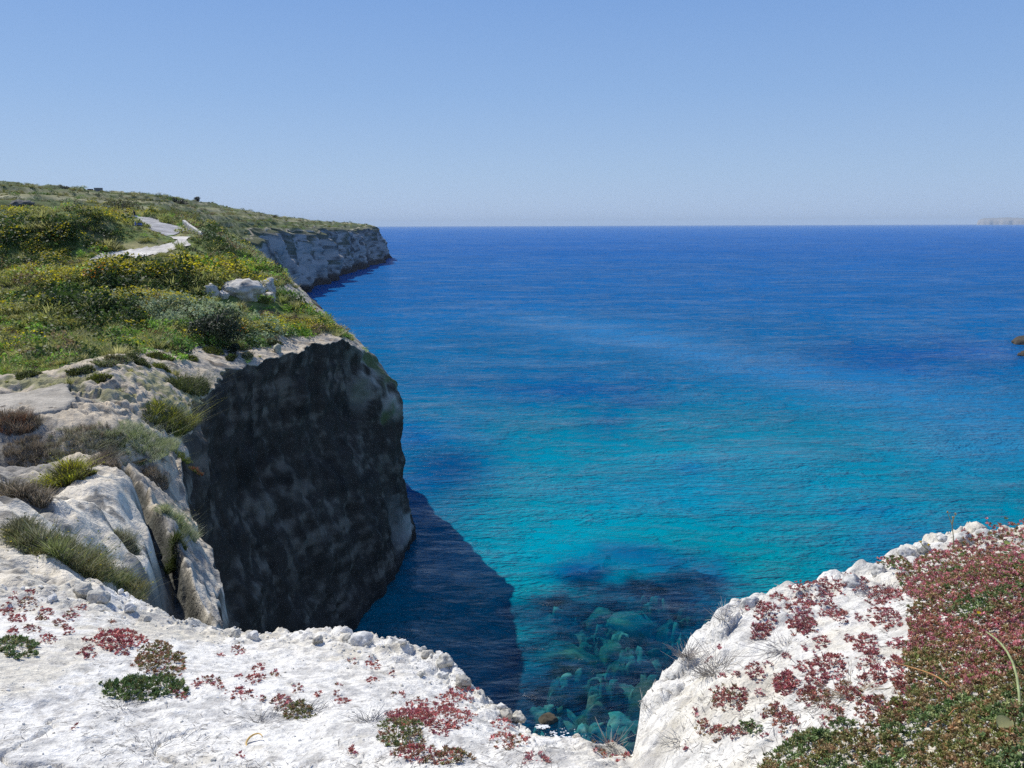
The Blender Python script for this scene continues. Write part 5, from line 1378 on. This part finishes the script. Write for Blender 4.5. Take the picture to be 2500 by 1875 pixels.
# stones on the rim
STONES = [(509, 1374, 14, 'round pale stone on the left rim above the dark cliff'), (546, 1374, 15, 'tall pale stone on the rim next to the round one'), (688, 1384, 17, 'chunky stone sticking up from the rim against the dark water'), (753, 1384, 18, 'left lump of the broad rim block'),
          (780, 1388, 26, 'broad pale block on the rim above the dark cliff foot'), (923, 1416, 14, 'small pale lump where the rim turns down'), (962, 1432, 22, 'knobbly lump hanging over the shaded water'), (956, 1459, 15, 'smooth white round stone below the knobbly lump'), (1001, 1474, 18, 'rough pale block on the falling rim'),
          (908, 1459, 10, 'small tan stone left of the smooth white one'), (1085, 1531, 13, 'egg shaped white stone at the rim corner'), (1091, 1550, 18, 'grey white stone below the egg shaped one'), (1122, 1557, 16, 'pale stone at the rim right of the grey white one'),
          (114, 1294, 12, 'brownish flat stone below the olive tussock'), (182, 1285, 20, 'white boulder left of the wiry grey tuft'), (213, 1298, 24, 'wide white slab stone below the olive tussock'), (281, 1314, 13, 'small white stone near the rim shade'), (312, 1340, 13, 'round white stone at the edge of the shaded cleft'),
          (1621, 1306, 20, 'white knob standing out of the right bank rim'), (1449, 1464, 12, 'small pale knob low on the right bank rim'), (2036, 1163, 12, 'left stone of the rubble on top of the right bank'), (2081, 1168, 20, 'middle stone of the rubble on top of the right bank'), (2124, 1160, 20, 'right stone of the rubble on top of the right bank'),
          (1955, 1199, 17, 'white lump on the right rim below the rubble'), (1897, 1235, 15, 'white lump further down the right rim'), (1843, 1260, 22, 'lowest white lump on the right rim above the red plants'), (2155, 1163, 12, 'small stone at the right end of the rubble'), (1992, 1186, 14, 'small white stone left of the rubble')]
for i, (x_, y_, s_, lab) in enumerate(STONES):
    P, r_ = ledge_pick(x_ * S, (y_ + 3) * S); k = s_ * S * r_ / F
    rr_ = np.random.default_rng(1200 + i)
    rock('rim_stone', lab, P, (k * rr_.uniform(.9, 1.15), k * rr_.uniform(.8, 1.1), k * rr_.uniform(.75, 1.0)), 1200 + i, (.64, .625, .575) if x_ > 1300 else [(.60, .575, .50), (.66, .65, .61), (.52, .49, .42)][i % 3], 4, rr_.uniform(0, 6), None, M_STONE, .4, 'stone', .35, 6, .10)
# pebbles
q = np.random.default_rng(61)
n = 9000
px_, py_ = q.uniform(-80, 1180, n), q.uniform(1270, 1700, n)
P, rr_, ok = ledge_pick_many(px_ * S, py_ * S)
dr = rim_r(np.arctan2(P[:, 0], P[:, 1])) - rr_
keep = ok & (q.uniform(0, 1, n) < np.exp(-np.clip(dr, 0, 9) / .6) * .9 + .05)
P = P[keep]; m = len(P)
PEB = []
for k in range(4):
    V, T_ = ICO[1]; V = V * (1 + .35 * np.random.default_rng(k).normal(0, .5, (len(V), 1))) * np.array([1, .8, .65]); PEB.append((V, T_))
s_ = np.exp(q.normal(-4.75, .5, m)) * np.interp(dr[keep], [0, 1.5], [1.15, .5]); c = lerp(np.array([.55, .52, .44]), np.array([.74, .72, .67]), q.uniform(0, 1, (m, 1)))
pb = scatter('pebbles', P + np.stack([0 * s_, 0 * s_, s_ * .2], 1), np.stack([q.normal(0, .4, m), q.normal(0, .4, m), q.uniform(0, 6.28, m)], 1), np.repeat(s_[:, None], 3, 1), c, q.integers(0, 4, m), PEB,
             mat_leaf('pebble', True, 0.0, .95))
pb['label'] = 'small limestone rubble along the left rim'

# dry bits lying on the chalk
q = np.random.default_rng(62)
n = 9000
px_, py_ = q.uniform(-80, 2260, n), q.uniform(1240, 1700, n)
P, rr_, ok = ledge_pick_many(px_ * S, py_ * S)
cl = fbm(P[:, 0] * 2.2, P[:, 1] * 2.2, None, 3, 191)
keep = ok & (q.uniform(0, 1, n) < np.clip(.25 + cl * 1.6 + .25 * (px_ > 1380), .04, 1))
P = P[keep]; m = len(P)
STK = []
for k in range(3):
    t_ = MB(); t_.tube([(-.5, 0, 0), (0, .06 * (k - 1), .03), (.5, 0, 0)], [.03, .04, .02], 3, (1, 1, 1), False)
    STK.append((np.concatenate(t_.v), np.array([(a, b, c) for a, b, c, d in np.concatenate(t_.q)] + [(a, c, d) for a, b, c, d in np.concatenate(t_.q)])))
sl = q.uniform(.015, .05, m)
c = lerp(np.array([.20, .19, .18]), np.array([.48, .44, .38]), q.uniform(0, 1, (m, 1)))
lt_ = scatter('dry_litter', P + np.array([0, 0, .003]), np.stack([q.normal(0, .15, m), q.normal(0, .25, m), q.uniform(0, 6.28, m)], 1), np.stack([sl, sl * .9, sl * .9], 1), c, q.integers(0, 3, m), STK,
             mat_leaf('litter', True, 0.0, .9))
lt_['label'] = 'fine dry stalks littering the white rock'
# dry twigs and stems
def twigs(name, label, x_, y_, rx, n, L, seed, c=(.36, .33, .29), flat=.5, cat='dead plant', rad=.0012, group=None):
    q = np.random.default_rng(seed); P, r_ = ledge_pick(x_ * S, y_ * S); mb = MB(); k = rx * S * r_ / F
    for i in range(n):
        a = q.uniform(0, 6.283); b = np.array([math.cos(a), math.sin(a), 0]) * k * q.uniform(0, .8)
        zz = ledge_z(np.array([math.atan2(P[0] + b[0], P[1] + b[1])]), np.array([math.hypot(P[0] + b[0], P[1] + b[1])]))[0] - P[2]
        b[2] = np.clip(zz, -.12, .12)
        d = np.array([math.cos(a) + q.normal() * .5, math.sin(a) + q.normal() * .5, flat + q.normal() * .25]); d[2] = max(d[2], .05); l = L * q.uniform(.4, 1.2)
        m_ = b + d * l * .5 + q.normal(size=3) * l * .08
        mb.tube([b, m_, m_ + d * l * .5 + q.normal(size=3) * l * .12], [rad, rad * .9, rad * .4], 3, np.array(c) * q.uniform(.6, 1.35), False)
    return tag(obj(name, mb.mesh(name), M_TWIG, None, P), label, cat, group)
twigs('dead_tuft', 'grey dead tuft spreading on the white right bank', 1545, 1452, 42, 150, .10, 71)
twigs('dead_tuft', 'pale dead plant on the rim of the right bank', 1484, 1418, 18, 90, .05, 72, (.42, .38, .34), 1.0)
twigs('dead_tuft', 'short dead stems on the pale point of the right rim', 1565, 1340, 14, 40, .05, 73, (.5, .47, .42), .9)
twigs('dead_tuft', 'grey dead stalks at the lower left corner of the right bank', 1395, 1530, 10, 16, .05, 74, (.5, .47, .42), .7)
twigs('dead_tuft', 'loose grey twigs beside the olive brown mound', 660, 1545, 60, 90, .09, 75, (.26, .25, .24), .15)
twigs('dead_tuft', 'fine grey twigs lying on the white ledge in the middle', 560, 1560, 70, 70, .08, 76, (.28, .27, .26), .08)
twigs('dead_tuft', 'grey twiggy cluster left of the green shrubby succulent', 800, 1560, 40, 90, .07, 77, (.33, .32, .31), .25)
twigs('dead_tuft', 'pale dead twigs across the top of the right bank plants', 1915, 1282, 46, 70, .10, 78, (.46, .43, .42), .2)
twigs('dead_tuft', 'dead upright stems in the notch near the bottom edge', 1318, 1622, 12, 26, .06, 79, (.40, .37, .33), 1.4)
twigs('dead_tuft', 'dark dead twigs below the green feathery mat', 260, 1530, 60, 60, .07, 80, (.24, .23, .22), .1)
twigs('dead_tuft', 'grey twigs among the red clumps of the right bank', 1700, 1400, 60, 80, .07, 81, (.40, .37, .35), .15)
twigs('dead_tuft', 'pale straw stalks at the right bank bottom', 1840, 1500, 60, 60, .08, 82, (.46, .38, .26), .15)
twigs('dead_tuft', 'scattered dark twigs at the bottom left of the ledge', 330, 1620, 120, 80, .06, 83, (.28, .27, .26), .06)
twigs('dead_tuft', 'thin twigs at the lower rim of the right bank', 1470, 1600, 40, 60, .06, 84, (.42, .40, .37), .3)
def stem_plant(label, x_, y_, tip, H, forks, c, seed, flower=None, leaves=0):
    """upright stalk from the ledge with forked heads"""
    P, r_ = ledge_pick(x_ * S, y_ * S); q = np.random.default_rng(seed)
    e = bpy.data.objects.new('stalk_plant', None); col.objects.link(e); e.location = P; tag(e, label, 'plant')
    mb = MB(); t_ = np.linspace(0, 1, 7); pts = np.c_[t_ * tip[0] + np.sin(t_ * 5) * .006, t_ * tip[1], t_ * H - .01]
    mb.tube(pts, np.linspace(.0034, .0020, 7), 5, c); hb = MB(); V, T_ = ICO[1]
    for fx, fy, fz in forks:
        top = pts[-1] + np.array([fx, fy, fz]); mb.tube([pts[-2], (pts[-1] + top) / 2 + np.array([fx * .2, 0, 0]), top], [.002, .0017, .0013], 4, c)
        hb.add(V * np.array([.0055, .0055, .007]) + top, (), T_, flower or (.40, .33, .20))
        hb.add(V * .0035 + top + q.normal(0, .006, 3), (), T_, flower or (.45, .40, .26))
    o = obj('stem', mb.mesh('stem', True), M_TWIG, e); obj('flower_head', hb.mesh('flower_head', True), M_SUCC, e)
    if leaves:
        lb = MB()
        for k in range(leaves):
            b = pts[q.integers(0, 6)]; a = q.uniform(0, 6.28); d = np.array([math.cos(a), math.sin(a), .5]) * q.uniform(.015, .03); s_ = np.array([-math.sin(a), math.cos(a), 0]) * .004
            lb.add([b, b + d * .5 + s_, b + d, b + d * .5 - s_], [(0, 1, 2, 3)], c=np.array(c) * 1.1)
        obj('leaves', lb.mesh('leaves'), M_LEAF, e)
stem_plant('tallest thin stalk with a forked seed head on the right rim', 2057, 1190, (-.012, 0, 0), .185, [(-.03, 0, .045), (.014, 0, .034), (.002, 0, .015)], (.30, .30, .17), 85)
stem_plant('short leaning stalk with a yellow flower on the right rim', 2014, 1198, (-.05, 0, 0), .06, [(-.012, 0, .02), (.03, 0, .004)], (.24, .26, .12), 86, (.55, .40, .02), 4)
stem_plant('small dry stalk behind the rubble at the right', 2166, 1175, (.0, 0, 0), .05, [(-.008, 0, .012), (.008, 0, .014)], (.34, .27, .18), 87)
stem_plant('dry stalk at the right frame edge of the bank', 2207, 1172, (.0, 0, 0), .055, [(.002, 0, .016)], (.32, .28, .18), 88)
def long_stem(name, label, P0, P1, c, rad, sag=.03, cat='stem', mat=None, head=None):
    a, ra0 = ledge_pick(P0[0] * S, P0[1] * S); b, _ = ledge_pick(P1[0] * S, P1[1] * S)
    t_ = np.linspace(0, 1, 10)[:, None]; pts = a * (1 - t_) + b * t_ + np.array([0, 0, 1]) * (.045 + sag * np.sin(t_ * math.pi)) + np.array([1, 0, 0]) * .012 * np.sin(t_ * 6)
    mb = MB(); mb.tube(pts - a, np.linspace(rad, rad * .55, 10), 5, c)
    return tag(obj(name, mb.mesh(name, True), M_TWIG, None, a), label, cat)
long_stem('leaning_stalk', 'long pale green stem leaning over the succulent cover', (2199, 1580), (2129, 1392), (.30, .34, .16), .0038, .06)
long_stem('straw_stalk', 'orange brown straw lying on the edge of the cover', (2048, 1515), (1926, 1454), (.42, .22, .09), .0025, .01)
long_stem('straw_stalk', 'thin orange straw lying in the lower cover', (2010, 1600), (2090, 1560), (.40, .20, .09), .002, .01)
def small_leaf(name, label, x_, y_, size, c, cat, lift=.06):
    P, r_ = ledge_pick(x_ * S, y_ * S); mb = MB(); m_ = 8; V = []
    for i in range(m_ + 1):
        t_ = i / m_; w = .32 * math.sin(math.pi * min(.98, t_ * .95 + .03)) ** .8
        V += [(t_ - .5, -w, .10 * math.sin(t_ * 3.1) + .08), (t_ - .5, 0, .10 * math.sin(t_ * 3.1)), (t_ - .5, w, .10 * math.sin(t_ * 3.1) + .08)]
    mb.add(np.array(V) * size, [(i * 3 + j, i * 3 + 3 + j, i * 3 + 4 + j, i * 3 + 1 + j) for i in range(m_) for j in (0, 1)], c=c)
    return tag(obj(name, mb.mesh(name, True), M_LEAF, None, (P[0], P[1], P[2] + lift), (.3, 0, .5)), label, cat)
small_leaf('fallen_leaf', 'pale yellow green leaf lying in the lower right cover', 2162, 1613, .055, (.36, .36, .17), 'leaf')
small_leaf('green_leaf', 'lime green leaf at the top of the right cover', 2172, 1200, .045, (.30, .36, .10), 'leaf', .05)
small_leaf('green_leaf', 'left pale green leaf near the top of the cover', 2080, 1222, .05, (.22, .30, .10), 'leaf', .05)
small_leaf('yellow_flower', 'single yellow flower in the red brown cover', 2109, 1368, .02, (.62, .45, .02), 'flower', .075)
P, r_ = ledge_pick(550 * S, 1606 * S); th = np.linspace(.5, 5.0, 14); mb = MB()
mb.tube(np.c_[np.cos(th) * .032, np.sin(th) * .05, .012 + 0 * th], np.r_[np.linspace(.002, .005, 7), np.linspace(.005, .002, 7)], 5, (.62, .42, .16))
tag(obj('dried_peel', mb.mesh('dried_peel', True), M_TWIG, None, P), 'curled straw yellow peel on the white ledge', 'peel')

# ------------------------------------------------------------------ haze: one closed box round the place
def haze_box(dens):
    mb = MB(); mb.box((0, 22000, 210), (150000, 130000, 440), (1, 1, 1))
    m, nt, out = new_mat('haze')
    v = nd(nt, 'ShaderNodeVolumePrincipled'); v.inputs['Color'].default_value = (.70, .85, 1.0, 1); v.inputs['Density'].default_value = dens; v.inputs['Anisotropy'].default_value = 0.0
    nt.links.new(v.outputs[0], out.inputs['Volume'])
    return kind(obj('haze', mb.mesh('haze'), m), 'stuff')
HAZE = 2.3e-5
if HAZE: haze_box(HAZE)

# ------------------------------------------------------------------ say which one: rank alike plants by where they stand
bpy.context.view_layer.update()
ORD = ['first', 'second', 'third', 'fourth', 'fifth', 'sixth', 'seventh', 'eighth', 'ninth', 'tenth']
def rank_labels(group, phrase, per_row, where):
    it = [o for o in col.objects if o.get('group') == group]
    pos = {o.name: [float(v) for v in proj(*np.array(o.location))] for o in it}
    it.sort(key=lambda o: pos[o.name][1])
    rows = [it[i:i + per_row] for i in range(0, len(it), per_row)]
    for i, row in enumerate(rows):
        row.sort(key=lambda o: pos[o.name][0])
        rn = 'top' if i == 0 else 'bottom' if i == len(rows) - 1 else ORD[i]
        for j, o in enumerate(row):
            cn = 'leftmost' if j == 0 else 'rightmost' if j == len(row) - 1 else ORD[j] + ' from left'
            o['label'] = f'{phrase}, {cn} in the {rn} row {where}'
rank_labels('wine red clumps on the right bank', 'wine red succulent clump', 6, 'on the right bank')
rank_labels('tiny red tufts on the right bank', 'tiny red tuft', 5, 'on the bare right bank')
rank_labels('small red tufts on the left ledge', 'small red tuft', 7, 'on the left ledge')
rank_labels('cushion plants below the scrub', 'low cushion plant', 6, 'below the scrub')
rank_labels('dark shrubs in the scrub', 'dark round shrub', 6, 'of the scrub')
rank_labels('grey shrubs in the scrub', 'grey green shrub', 5, 'of the scrub')
rank_labels('yellow flowering shrubs in the scrub', 'yellow flowering shrub', 5, 'of the scrub')
rank_labels('dry shrubs in the scrub', 'brown dry shrub', 5, 'of the scrub')
